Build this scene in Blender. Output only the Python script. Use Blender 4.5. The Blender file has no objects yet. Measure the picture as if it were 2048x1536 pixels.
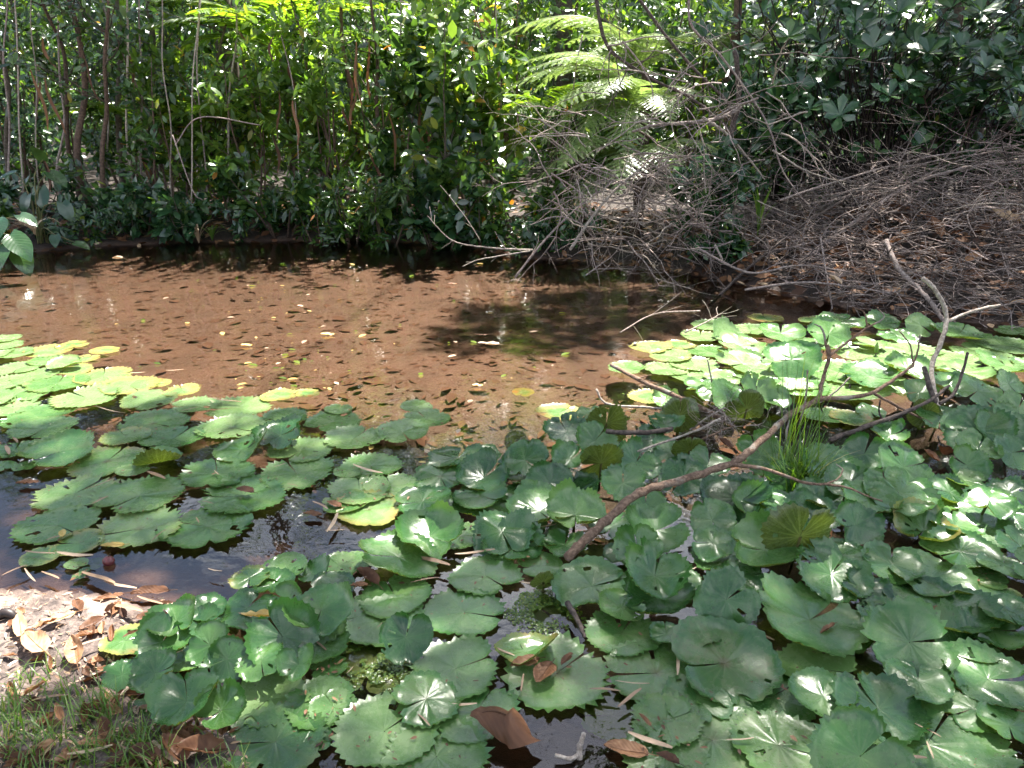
import bpy, math, random
import numpy as np
from mathutils import Vector, Matrix

R = math.radians
rng = np.random.default_rng(7)
random.seed(7)
scene = bpy.context.scene
COL = scene.collection

# ------------------------------------------------------------------ camera
F, CX, CY = 1547.0, 1024.0, 768.0            # focal length and centre for a 2048 px wide frame
PITCH, CAMH = R(20.0), 1.6
cam_d = bpy.data.cameras.new("camera")
cam_d.sensor_width = 36.0
cam_d.lens = 36.0 * F / 2048.0
cam_d.clip_start, cam_d.clip_end = 0.05, 900.0
cam = bpy.data.objects.new("camera", cam_d)
COL.objects.link(cam)
cam.location = (0, 0, CAMH)
cam.rotation_euler = (math.pi / 2 - PITCH, 0, 0)
scene.camera = cam

# ------------------------------------------------------------------ sky, sun, exposure
SUN_EL, SUN_AZ = R(63.0), R(20.0)            # azimuth from +Y towards +X
SUN = np.array([math.cos(SUN_EL) * math.sin(SUN_AZ), math.cos(SUN_EL) * math.cos(SUN_AZ), math.sin(SUN_EL)])
world = bpy.data.worlds.new("World")
scene.world = world
world.use_nodes = True
wn, wl = world.node_tree.nodes, world.node_tree.links
wn.clear()
w_out = wn.new("ShaderNodeOutputWorld")
w_bg = wn.new("ShaderNodeBackground")
w_sky = wn.new("ShaderNodeTexSky")
w_sky.sky_type = 'NISHITA'
w_sky.sun_disc = False
w_sky.sun_elevation = SUN_EL
w_sky.sun_rotation = SUN_AZ
w_sky.air_density, w_sky.dust_density, w_sky.ozone_density = 1.0, 1.5, 1.0
w_tc = wn.new("ShaderNodeTexCoord")
w_no = wn.new("ShaderNodeTexNoise")
w_no.inputs["Scale"].default_value = 2.6
w_no.inputs["Detail"].default_value = 7.0
w_no.inputs["Roughness"].default_value = 0.6
w_rp = wn.new("ShaderNodeValToRGB")
w_rp.color_ramp.elements[0].position, w_rp.color_ramp.elements[1].position = 0.50, 0.66
w_mx = wn.new("ShaderNodeMixRGB")
w_mx.inputs[2].default_value = (15.5, 16, 16.6, 1)      # sunlit cloud
wl.new(w_tc.outputs["Generated"], w_no.inputs["Vector"])
wl.new(w_no.outputs["Fac"], w_rp.inputs["Fac"])
wl.new(w_rp.outputs["Color"], w_mx.inputs[0])
wl.new(w_sky.outputs["Color"], w_mx.inputs[1])
wl.new(w_mx.outputs["Color"], w_bg.inputs["Color"])
w_bg.inputs["Strength"].default_value = 0.052
wl.new(w_bg.outputs["Background"], w_out.inputs["Surface"])

sun_d = bpy.data.lights.new("sun", 'SUN')
sun_d.energy, sun_d.angle, sun_d.color = 5.0, R(0.55), (1.0, 0.95, 0.87)
sun_o = bpy.data.objects.new("sun", sun_d)
COL.objects.link(sun_o)
sun_o.rotation_euler = Vector(SUN).to_track_quat('Z', 'Y').to_euler()
sun_o.location = Vector(SUN) * 30

vs = scene.view_settings
vs.view_transform, vs.look, vs.gamma, vs.exposure = 'Standard', 'None', 1.0, 2.3
vs.use_curve_mapping = False
scene.cycles.use_denoising = True
scene.cycles.use_adaptive_sampling = True
scene.cycles.adaptive_threshold = 0.04
scene.cycles.max_bounces = 6
scene.cycles.transparent_max_bounces = 8
scene.cycles.transmission_bounces = 3
scene.cycles.diffuse_bounces = 2
scene.cycles.glossy_bounces = 2
scene.cycles.sample_clamp_indirect = 12.0
scene.cycles.caustics_reflective = False
scene.cycles.caustics_refractive = False

# ------------------------------------------------------------------ pixel helpers (photo pixels, 2048 x 1536)
FWD = np.array([0, math.cos(PITCH), -math.sin(PITCH)])
UP = np.array([0, math.sin(PITCH), math.cos(PITCH)])
def ray(px, py):
    return np.array([1.0, 0, 0]) * ((px - CX) / F) + FWD - UP * ((py - CY) / F)
def onz(px, py, z=0.0):                       # where the line of sight meets the level z
    d = ray(px, py); s = (z - CAMH) / d[2]
    return np.array([d[0] * s, d[1] * s, z])
def at(px, py, Y):                            # the point of that line of sight Y metres ahead
    d = ray(px, py); s = Y / d[1]
    return np.array([d[0] * s, Y, CAMH + d[2] * s])
def depth(p):
    return float(np.dot(np.asarray(p) - np.array([0, 0, CAMH]), FWD))
def proj(P):
    P = np.atleast_2d(P) - np.array([0, 0, CAMH])
    dz = P @ FWD
    dz = np.where(np.abs(dz) < 1e-6, 1e-6, dz)
    return np.stack([CX + F * P[:, 0] / dz, CY - F * (P @ UP) / dz, dz], 1)
def inpoly(pts, poly):
    x, y = pts[:, 0], pts[:, 1]
    c = np.zeros(len(pts), bool)
    n = len(poly)
    for i in range(n):
        x1, y1 = poly[i]; x2, y2 = poly[(i + 1) % n]
        m = (y1 > y) != (y2 > y)
        xi = (x2 - x1) * (y - y1) / ((y2 - y1) if y2 != y1 else 1e-9) + x1
        c ^= m & (x < xi)
    return c
def unit(v):
    v = np.asarray(v, float)
    return v / (np.linalg.norm(v, axis=-1, keepdims=True) + 1e-12)

# ------------------------------------------------------------------ mesh collecting
class MB:
    def __init__(self):
        self.v, self.t, self.q, self.tone, self.uv, self.n = [], [], [], [], [], 0
    def add(self, V, quads=None, tris=None, tone=0.5, uv=None):
        V = np.asarray(V, float)
        if quads is not None and len(quads): self.q.append(np.asarray(quads, int) + self.n)
        if tris is not None and len(tris): self.t.append(np.asarray(tris, int) + self.n)
        self.v.append(V)
        self.tone.append(np.broadcast_to(np.asarray(tone, float), (len(V),)))
        self.uv.append(np.zeros((len(V), 2)) if uv is None else uv)
        self.n += len(V)
        return self
    def mesh(self, name, mat=None, smooth=True):
        me = bpy.data.meshes.new(name)
        V = np.concatenate(self.v) if self.v else np.zeros((0, 3))
        Q = np.concatenate(self.q) if self.q else np.zeros((0, 4), int)
        T = np.concatenate(self.t) if self.t else np.zeros((0, 3), int)
        me.vertices.add(len(V)); me.vertices.foreach_set("co", V.ravel())
        nl = Q.size + T.size
        me.loops.add(nl)
        li = np.concatenate([Q.ravel(), T.ravel()]).astype(np.int32)
        me.loops.foreach_set("vertex_index", li)
        me.polygons.add(len(Q) + len(T))
        st = np.concatenate([np.arange(len(Q)) * 4, Q.size + np.arange(len(T)) * 3]).astype(np.int32)
        me.polygons.foreach_set("loop_start", st)
        me.update(calc_edges=True)
        if smooth: me.polygons.foreach_set("use_smooth", np.ones(len(Q) + len(T), bool))
        a = me.attributes.new("tone", 'FLOAT', 'POINT')
        a.data.foreach_set("value", np.concatenate(self.tone).astype(np.float32))
        u = me.uv_layers.new(name="UVMap")
        u.data.foreach_set("uv", np.concatenate(self.uv)[li].astype(np.float32).ravel())
        if mat: me.materials.append(mat)
        return me
    def build(self, name, mat, parent=None, smooth=True):
        return link(name, self.mesh(name, mat, smooth), parent)
def link(name, me, parent=None):
    o = bpy.data.objects.new(name, me)
    COL.objects.link(o)
    if parent is not None: o.parent = parent
    return o
def tag(o, label=None, cat=None, group=None, kind=None, **kw):
    if label: o["label"] = label
    if cat: o["category"] = cat
    if group: o["group"] = group
    if kind: o["kind"] = kind
    for k, v in kw.items(): o[k] = v
    return o
def empty(name, loc=(0, 0, 0), rz=0.0):
    o = bpy.data.objects.new(name, None)
    COL.objects.link(o)
    o.location = loc; o.rotation_euler = (0, 0, rz)
    o.empty_display_size = 0.1
    return o

def tube(mb, pts, rad, k=5, tone=0.5, cap=True):
    P = np.asarray(pts, float); n = len(P)
    rad = np.broadcast_to(np.asarray(rad, float), (n,))
    T = np.gradient(P, axis=0); T = unit(T)
    ref = np.array([0.31, 0.17, 0.93]) if abs(T[0, 2]) < 0.85 else np.array([0.93, 0.17, 0.31])
    A = unit(np.cross(T, ref)); B = np.cross(T, A)
    th = np.arange(k) * 2 * math.pi / k
    V = P[:, None, :] + rad[:, None, None] * (A[:, None, :] * np.cos(th)[None, :, None] + B[:, None, :] * np.sin(th)[None, :, None])
    i = np.arange(n - 1)[:, None]; j = np.arange(k)[None, :]
    q = np.stack([i * k + j, i * k + (j + 1) % k, (i + 1) * k + (j + 1) % k, (i + 1) * k + j], -1).reshape(-1, 4)
    V = V.reshape(-1, 3); tr = None
    if cap:
        V = np.concatenate([V, P[:1] - T[:1] * rad[0] * .3, P[-1:] + T[-1:] * rad[-1] * .5])
        jj = np.arange(k)
        tr = np.concatenate([np.stack([np.full(k, n * k), (jj + 1) % k, jj], 1),
                             np.stack([np.full(k, n * k + 1), (n - 1) * k + jj, (n - 1) * k + (jj + 1) % k], 1)])
    mb.add(V, q, tr, tone)

def smooth_line(ctrl, n):
    C = np.asarray(ctrl, float)
    C = np.concatenate([2 * C[:1] - C[1:2], C, 2 * C[-1:] - C[-2:-1]])
    m = len(C) - 3
    out = []
    for t in np.linspace(0, m, n):
        i = min(int(t), m - 1); u = t - i
        p0, p1, p2, p3 = C[i:i + 4]
        out.append(.5 * ((2 * p1) + (-p0 + p2) * u + (2 * p0 - 5 * p1 + 4 * p2 - p3) * u * u + (-p0 + 3 * p1 - 3 * p2 + p3) * u ** 3))
    return np.array(out)

def grow(r, p, d, L, r0, seg=.11, wander=.18, trop=(0, 0, 0), side=3.0, level=2, ang=(35, 70), ratio=(.25, .55), tmin=.15, out=None, lev=0, rmin=.0012, zmin=None):
    if out is None: out = []
    n = max(3, int(L / seg)); d = unit(d); p = np.array(p, float)
    pts = [p.copy()]; dirs = [d]
    tp = np.asarray(trop, float)
    for i in range(n):
        d = unit(d + r.normal(size=3) * wander + tp * L / n)
        p = p + d * (L / n)
        if zmin is not None and p[2] < zmin: p[2] = zmin
        pts.append(p.copy()); dirs.append(d)
    t = np.linspace(0, 1, n + 1)
    out.append((np.array(pts), np.maximum(r0 * (1 - .82 * t), rmin), lev))
    if level > 0:
        for _ in range(r.poisson(side * L)):
            u = tmin + (1 - tmin) * r.random() ** .8
            i = min(int(u * n), n)
            a = R(r.uniform(*ang)); w = unit(np.cross(dirs[i], r.normal(size=3)))
            dd = dirs[i] * math.cos(a) + w * math.sin(a)
            grow(r, pts[i], dd, L * r.uniform(*ratio) * (1 - .45 * u), max(r0 * (1 - .82 * u) * .6, rmin), seg, wander, trop, side * 1.35, level - 1, ang, ratio, tmin, out, lev + 1, rmin, zmin)
    return out

# leaf template: along +Y, width +-X, normal +Z; folded along the midrib, tip drooping
def leaf_template(shape="ell", droop=.18, fold=.16):
    prof = {"ell": [(0, 0), (.3, .42), (.65, .46), (1, 0)], "obo": [(0, 0.04), (.35, .3), (.72, .5), (1, .0)],
            "lan": [(0, 0.02), (.25, .42), (.6, .40), (1, 0)], "heart": [(0, .12), (.2, .52), (.55, .42), (1, 0)]}[shape]
    V, q, t = [], [], []
    for y, w in prof:
        z = -droop * y * y
        V += [(-w, y, z + fold * w), (0, y, z), (w, y, z + fold * w)]
    for i in range(len(prof) - 1):
        a = i * 3
        q += [(a, a + 1, a + 4, a + 3), (a + 1, a + 2, a + 5, a + 4)]
    return np.array(V), np.array(q)
TPL = {k: leaf_template(k, .13, .09) for k in ("ell", "obo", "lan", "heart")}
TPL["far"] = (np.array([(0, 0, 0), (.46, .45, .02), (0, 1, -.1), (-.46, .45, .02)]), np.array([(0, 1, 2, 3)]))

HALF = unit(SUN + np.array([0, -1.0, -.08]))
def leaf_normals(r, n, spread=.48, lean=(-.1, -.42, .9), share=.30):   # most leaves splay at random, some are turned to throw sun glints at the viewer
    a = unit(r.normal(size=(n, 3)) * spread + np.array(lean)); b = unit(HALF + r.normal(size=(n, 3)) * .15)
    return np.where((r.random(n) < share)[:, None], b, a)
def scatter_leaves(mb, tpl, pos, dirs, nor, length, width, tone):
    V, q = tpl
    n = len(pos)
    if n == 0: return
    Y = unit(dirs); X = unit(np.cross(Y, nor)); Z = np.cross(X, Y)
    L = np.broadcast_to(length, (n,))[:, None, None]; W = np.broadcast_to(width, (n,))[:, None, None]
    W3 = pos[:, None, :] + X[:, None, :] * (V[None, :, 0:1] * W) + Y[:, None, :] * (V[None, :, 1:2] * L) + Z[:, None, :] * (V[None, :, 2:3] * (L + W) * .5)
    k = len(V)
    Q = (q[None] + (np.arange(n) * k)[:, None, None]).reshape(-1, 4)
    uv = np.tile(np.stack([V[:, 0] + .5, V[:, 1]], 1), (n, 1))
    mb.add(W3.reshape(-1, 3), Q, None, np.repeat(np.broadcast_to(tone, (n,)), k), uv)

# ------------------------------------------------------------------ materials
def nmat(name):
    m = bpy.data.materials.new(name); m.use_nodes = True
    nt = m.node_tree; nt.nodes.clear()
    o = nt.nodes.new("ShaderNodeOutputMaterial")
    return m, nt.nodes, nt.links, o
def N(ns, kind, **inp):
    n = ns.new(kind)
    for k, v in inp.items():
        k2 = k.replace("_", " ")
        if k2 in n.inputs: n.inputs[k2].default_value = v
        else: setattr(n, k, v)
    return n
def ramp(ns, stops):
    n = ns.new("ShaderNodeValToRGB"); e = n.color_ramp.elements
    while len(e) < len(stops): e.new(.5)
    for x, (p, c) in zip(e, stops):
        x.position = p; x.color = (c if len(c) == 4 else (*c, 1)) if hasattr(c, "__len__") else (c, c, c, 1)
    return n
def math_n(ns, ls, op, a, b=None, c=None, clamp=False):
    n = ns.new("ShaderNodeMath"); n.operation = op; n.use_clamp = clamp
    for i, x in enumerate((a, b, c)):
        if x is None: continue
        if isinstance(x, (int, float)): n.inputs[i].default_value = x
        else: ls.new(x, n.inputs[i])
    return n.outputs[0]
def mixc(ns, ls, f, a, b, mode='MIX'):
    n = ns.new("ShaderNodeMixRGB"); n.blend_type = mode
    for i, x in enumerate((f, a, b)):
        if isinstance(x, (int, float)): n.inputs[i].default_value = x
        elif isinstance(x, tuple): n.inputs[i].default_value = (*x, 1)
        else: ls.new(x, n.inputs[i])
    return n.outputs[0]
def sstep(ns, ls, x, a, b):
    n = ns.new("ShaderNodeMapRange"); n.interpolation_type = 'SMOOTHSTEP'
    ls.new(x, n.inputs[0]); n.inputs[1].default_value = a; n.inputs[2].default_value = b
    return n.outputs[0]

def leaf_mat(name, stops, trans=.4, tmul=(2.4, 2.2, .9), rough=.36, bump=.12, spec=.85):
    m, ns, ls, o = nmat(name)
    at_ = N(ns, "ShaderNodeAttribute", attribute_name="tone")
    rp = ramp(ns, stops); ls.new(at_.outputs["Fac"], rp.inputs[0])
    tc = N(ns, "ShaderNodeTexCoord")
    no = N(ns, "ShaderNodeTexNoise", Scale=9.0, Detail=3.0); ls.new(tc.outputs["Object"], no.inputs["Vector"])
    c = mixc(ns, ls, .45, rp.outputs[0], mixc(ns, ls, 1.0, rp.outputs[0], ramp_of(ns, ls, no.outputs["Fac"], .3, 1.7), 'MULTIPLY'))
    p = N(ns, "ShaderNodeBsdfPrincipled", Roughness=rough); ls.new(c, p.inputs["Base Color"])
    p.inputs["Specular IOR Level"].default_value = spec
    sx = N(ns, "ShaderNodeSeparateXYZ"); ls.new(tc.outputs["UV"], sx.inputs[0])
    d = math_n(ns, ls, 'ABSOLUTE', math_n(ns, ls, 'SUBTRACT', sx.outputs[0], .5))
    v = math_n(ns, ls, 'SINE', math_n(ns, ls, 'MULTIPLY', math_n(ns, ls, 'SUBTRACT', sx.outputs[1], math_n(ns, ls, 'MULTIPLY', d, .5)), 60.0))
    bp = N(ns, "ShaderNodeBump", Strength=bump, Distance=.004); ls.new(v, bp.inputs["Height"]); ls.new(bp.outputs[0], p.inputs["Normal"])
    t = N(ns, "ShaderNodeBsdfTranslucent"); ls.new(mixc(ns, ls, 1.0, c, tmul, 'MULTIPLY'), t.inputs["Color"])
    mx = N(ns, "ShaderNodeMixShader"); mx.inputs[0].default_value = trans
    ls.new(p.outputs[0], mx.inputs[1]); ls.new(t.outputs[0], mx.inputs[2]); ls.new(mx.outputs[0], o.inputs[0])
    return m
def ramp_of(ns, ls, x, a, b):
    n = ns.new("ShaderNodeMapRange"); ls.new(x, n.inputs[0]); n.inputs[3].default_value = a; n.inputs[4].default_value = b
    cb = ns.new("ShaderNodeCombineXYZ")
    for i in range(3): ls.new(n.outputs[0], cb.inputs[i])
    return cb.outputs[0]

def bark_mat(name, c1, c2, rough=.85, scale=40., bump=.6, lichen=None):
    m, ns, ls, o = nmat(name)
    tc = N(ns, "ShaderNodeTexCoord")
    no = N(ns, "ShaderNodeTexNoise", Scale=scale, Detail=6.0, Roughness=.65); ls.new(tc.outputs["Object"], no.inputs["Vector"])
    n2 = N(ns, "ShaderNodeTexNoise", Scale=scale * .12, Detail=4.0); ls.new(tc.outputs["Object"], n2.inputs["Vector"])
    c = mixc(ns, ls, sstep(ns, ls, no.outputs["Fac"], .35, .68), c1, c2)
    at_ = N(ns, "ShaderNodeAttribute", attribute_name="tone")
    c = mixc(ns, ls, 1.0, c, ramp_of(ns, ls, at_.outputs["Fac"], .45, 1.55), 'MULTIPLY')
    if lichen: c = mixc(ns, ls, sstep(ns, ls, n2.outputs["Fac"], .55, .68), c, lichen)
    p = N(ns, "ShaderNodeBsdfPrincipled", Roughness=rough); ls.new(c, p.inputs["Base Color"])
    p.inputs["Specular IOR Level"].default_value = .25
    bp = N(ns, "ShaderNodeBump", Strength=bump, Distance=.006); ls.new(no.outputs["Fac"], bp.inputs["Height"]); ls.new(bp.outputs[0], p.inputs["Normal"])
    ls.new(p.outputs[0], o.inputs[0])
    return m

M = {}
M["leaf"] = leaf_mat("forest_leaf", [(0, (.014, .034, .014)), (.45, (.034, .082, .020)), (.8, (.085, .160, .028)), (.93, (.20, .23, .03)), (1, (.30, .13, .03))], .33, (3.0, 2.7, 1.1), .17)
M["leaf_dark"] = leaf_mat("glossy_dark_leaf", [(0, (.014, .040, .020)), (.6, (.030, .080, .030)), (.92, (.070, .140, .035)), (1, (.16, .19, .03))], .22, rough=.19)
M["leaf_lime"] = leaf_mat("thin_lime_leaf", [(0, (.036, .085, .020)), (.6, (.085, .160, .028)), (.9, (.19, .25, .045)), (1, (.42, .22, .04))], .46, (2.8, 2.6, .9), .20)
M["fern"] = leaf_mat("fern_green", [(0, (.10, .17, .06)), (.6, (.19, .27, .10)), (1, (.30, .34, .13))], .42, (1.7, 1.7, 1.0), .34, 0)
M["palm"] = leaf_mat("palm_green", [(0, (.05, .12, .02)), (.6, (.11, .21, .03)), (1, (.22, .30, .04))], .5, (2.4, 2.1, .7), .35, 0)
M["grass"] = leaf_mat("grass_green", [(0, (.035, .095, .012)), (.6, (.085, .18, .022)), (.9, (.17, .25, .04)), (1, (.32, .28, .12))], .4, (2.2, 2.0, .7), .45, 0)
M["dead"] = leaf_mat("dead_leaf_brown", [(0, (.045, .022, .013)), (.4, (.13, .058, .028)), (.75, (.27, .14, .07)), (1, (.48, .33, .20))], .15, (1.5, 1.2, .8), .55, .12, .3)
M["straw"] = leaf_mat("dry_bamboo_straw", [(0, (.16, .09, .05)), (.5, (.34, .21, .12)), (1, (.55, .40, .26))], .1, (1.2, 1.1, .9), .55, .08)
M["silt"] = leaf_mat("silted_leaf", [(0, (.050, .027, .019)), (.5, (.092, .052, .037)), (1, (.135, .080, .058))], 0.0, (1, 1, 1), .8, .0, .2)
M["yellowleaf"] = leaf_mat("fallen_yellow_leaf", [(0, (.40, .25, .05)), (1, (.62, .45, .13))], .3, (1.3, 1.2, .8), .45, .1)
M["bark"] = bark_mat("slender_bark", (.060, .046, .034), (.165, .135, .10), lichen=(.15, .16, .13))
M["bark_red"] = bark_mat("warm_bark", (.065, .042, .030), (.165, .110, .080))
M["twig"] = bark_mat("dead_twig", (.145, .108, .094), (.37, .30, .265), scale=60.)
M["twig_dark"] = bark_mat("dark_wet_twig", (.035, .026, .022), (.13, .10, .085), scale=60.)
M["stick"] = bark_mat("long_stick_bark", (.11, .066, .045), (.27, .18, .125), scale=70., bump=1.6, lichen=(.26, .23, .19))
M["stick_pale"] = bark_mat("weathered_stick", (.19, .15, .12), (.44, .38, .32), scale=60.)

def pad_mat():
    m, ns, ls, o = nmat("lily_pad_leaf")
    tc = N(ns, "ShaderNodeTexCoord")
    sx = N(ns, "ShaderNodeSeparateXYZ"); ls.new(tc.outputs["UV"], sx.inputs[0])
    U, V = sx.outputs[0], sx.outputs[1]
    def oattr(nm):
        return N(ns, "ShaderNodeAttribute", attribute_type='OBJECT', attribute_name=nm).outputs["Fac"]
    age, tone, dirt = oattr("age"), oattr("hue"), oattr("dirt")
    big = N(ns, "ShaderNodeTexNoise", Scale=9.0, Detail=5.0, Roughness=.6); ls.new(tc.outputs["Object"], big.inputs["Vector"])
    fine = N(ns, "ShaderNodeTexNoise", Scale=55.0, Detail=5.0, Roughness=.7); ls.new(tc.outputs["Object"], fine.inputs["Vector"])
    spots = N(ns, "ShaderNodeTexVoronoi", Scale=34.0); ls.new(tc.outputs["Object"], spots.inputs["Vector"])
    # veins: three orders of forking rays
    Uw = math_n(ns, ls, 'ADD', U, math_n(ns, ls, 'MULTIPLY', math_n(ns, ls, 'SUBTRACT', big.outputs["Fac"], .5), .05))
    vs_ = []
    for n_, r0, w in ((17, .0, .030), (34, .42, .020), (68, .70, .014)):
        fr = math_n(ns, ls, 'FRACT', math_n(ns, ls, 'ADD', math_n(ns, ls, 'MULTIPLY', Uw, float(n_)), .25 if n_ > 17 else .5))
        a = math_n(ns, ls, 'ABSOLUTE', math_n(ns, ls, 'SUBTRACT', fr, .5))
        arc = math_n(ns, ls, 'MULTIPLY', math_n(ns, ls, 'MULTIPLY', a, 6.283 / n_), V)
        line = math_n(ns, ls, 'SUBTRACT', 1.0, sstep(ns, ls, arc, 0.0, w))
        vs_.append(math_n(ns, ls, 'MULTIPLY', line, sstep(ns, ls, V, r0 - .02, r0 + .12) if r0 else 1.0))
    vein = math_n(ns, ls, 'MAXIMUM', vs_[0], math_n(ns, ls, 'MAXIMUM', math_n(ns, ls, 'MULTIPLY', vs_[1], .75), math_n(ns, ls, 'MULTIPLY', vs_[2], .5)))
    # top colour
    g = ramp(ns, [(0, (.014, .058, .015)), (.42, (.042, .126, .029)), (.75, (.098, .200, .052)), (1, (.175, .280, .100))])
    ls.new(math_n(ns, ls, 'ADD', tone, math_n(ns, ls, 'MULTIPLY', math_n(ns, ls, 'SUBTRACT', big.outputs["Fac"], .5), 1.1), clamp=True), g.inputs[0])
    c = mixc(ns, ls, math_n(ns, ls, 'MULTIPLY', vein, .16), g.outputs[0], (.15, .23, .085))
    edge = sstep(ns, ls, math_n(ns, ls, 'ADD', V, math_n(ns, ls, 'ADD', math_n(ns, ls, 'MULTIPLY', math_n(ns, ls, 'SUBTRACT', big.outputs["Fac"], .5), 1.0), math_n(ns, ls, 'MULTIPLY', age, .72))), .95, 1.45)
    yel = mixc(ns, ls, sstep(ns, ls, fine.outputs["Fac"], .42, .62), (.30, .28, .08), (.22, .23, .065))
    yel = mixc(ns, ls, math_n(ns, ls, 'MULTIPLY', sstep(ns, ls, big.outputs["Fac"], .55, .66), age), yel, (.36, .125, .03))
    c = mixc(ns, ls, math_n(ns, ls, 'MULTIPLY', edge, sstep(ns, ls, age, .05, .6)), c, yel)
    # muddy film gathered in the middle and blotches of dirt
    mud = math_n(ns, ls, 'MULTIPLY', sstep(ns, ls, math_n(ns, ls, 'ADD', math_n(ns, ls, 'MULTIPLY', fine.outputs["Fac"], .5), math_n(ns, ls, 'MULTIPLY', big.outputs["Fac"], .6)), .50, .72), dirt)
    c = mixc(ns, ls, math_n(ns, ls, 'MULTIPLY', mud, .75), c, (.115, .105, .05))
    cen = math_n(ns, ls, 'MULTIPLY', math_n(ns, ls, 'SUBTRACT', 1.0, sstep(ns, ls, math_n(ns, ls, 'ADD', V, math_n(ns, ls, 'MULTIPLY', math_n(ns, ls, 'SUBTRACT', fine.outputs["Fac"], .5), .25)), .03, .20)), sstep(ns, ls, dirt, .3, .8))
    c = mixc(ns, ls, math_n(ns, ls, 'MULTIPLY', cen, .8), c, (.07, .06, .02))
    sp = math_n(ns, ls, 'MULTIPLY', math_n(ns, ls, 'SUBTRACT', 1.0, sstep(ns, ls, spots.outputs["Distance"], .05, .13)), sstep(ns, ls, big.outputs["Fac"], .46, .52))
    c = mixc(ns, ls, math_n(ns, ls, 'MULTIPLY', sp, .8), c, (.045, .035, .018))
    specks = math_n(ns, ls, 'MULTIPLY', sstep(ns, ls, fine.outputs["Fac"], .66, .72), .55)
    c = mixc(ns, ls, specks, c, (.030, .045, .018))
    geo = N(ns, "ShaderNodeNewGeometry")
    under = mixc(ns, ls, math_n(ns, ls, 'MULTIPLY', vein, .7), mixc(ns, ls, big.outputs["Fac"], (.085, .095, .018), (.055, .095, .022)), (.17, .20, .07))
    c = mixc(ns, ls, geo.outputs["Backfacing"], c, under)
    p = N(ns, "ShaderNodeBsdfPrincipled"); ls.new(c, p.inputs["Base Color"])
    p.inputs["Specular IOR Level"].default_value = .8
    rg = N(ns, "ShaderNodeMapRange"); ls.new(math_n(ns, ls, 'MULTIPLY', math_n(ns, ls, 'ADD', fine.outputs["Fac"], big.outputs["Fac"]), .5), rg.inputs[0])
    rg.inputs[1].default_value, rg.inputs[2].default_value, rg.inputs[3].default_value, rg.inputs[4].default_value = .36, .64, .15, .38
    ls.new(rg.outputs[0], p.inputs["Roughness"])
    h = math_n(ns, ls, 'ADD', math_n(ns, ls, 'MULTIPLY', vein, -.04), math_n(ns, ls, 'ADD', math_n(ns, ls, 'MULTIPLY', fine.outputs["Fac"], .22), math_n(ns, ls, 'MULTIPLY', big.outputs["Fac"], 1.3)))
    bp = N(ns, "ShaderNodeBump", Strength=.45, Distance=.006); ls.new(h, bp.inputs["Height"]); ls.new(bp.outputs[0], p.inputs["Normal"])
    t = N(ns, "ShaderNodeBsdfTranslucent"); ls.new(mixc(ns, ls, 1.0, c, (1.7, 1.9, .7), 'MULTIPLY'), t.inputs["Color"])
    mx = N(ns, "ShaderNodeMixShader"); mx.inputs[0].default_value = .26
    ls.new(p.outputs[0], mx.inputs[1]); ls.new(t.outputs[0], mx.inputs[2]); ls.new(mx.outputs[0], o.inputs[0])
    return m
M["pad"] = pad_mat()
M["petiole"] = bark_mat("lily_stalk", (.07, .09, .03), (.16, .13, .05), .4, 20., .1)

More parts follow.
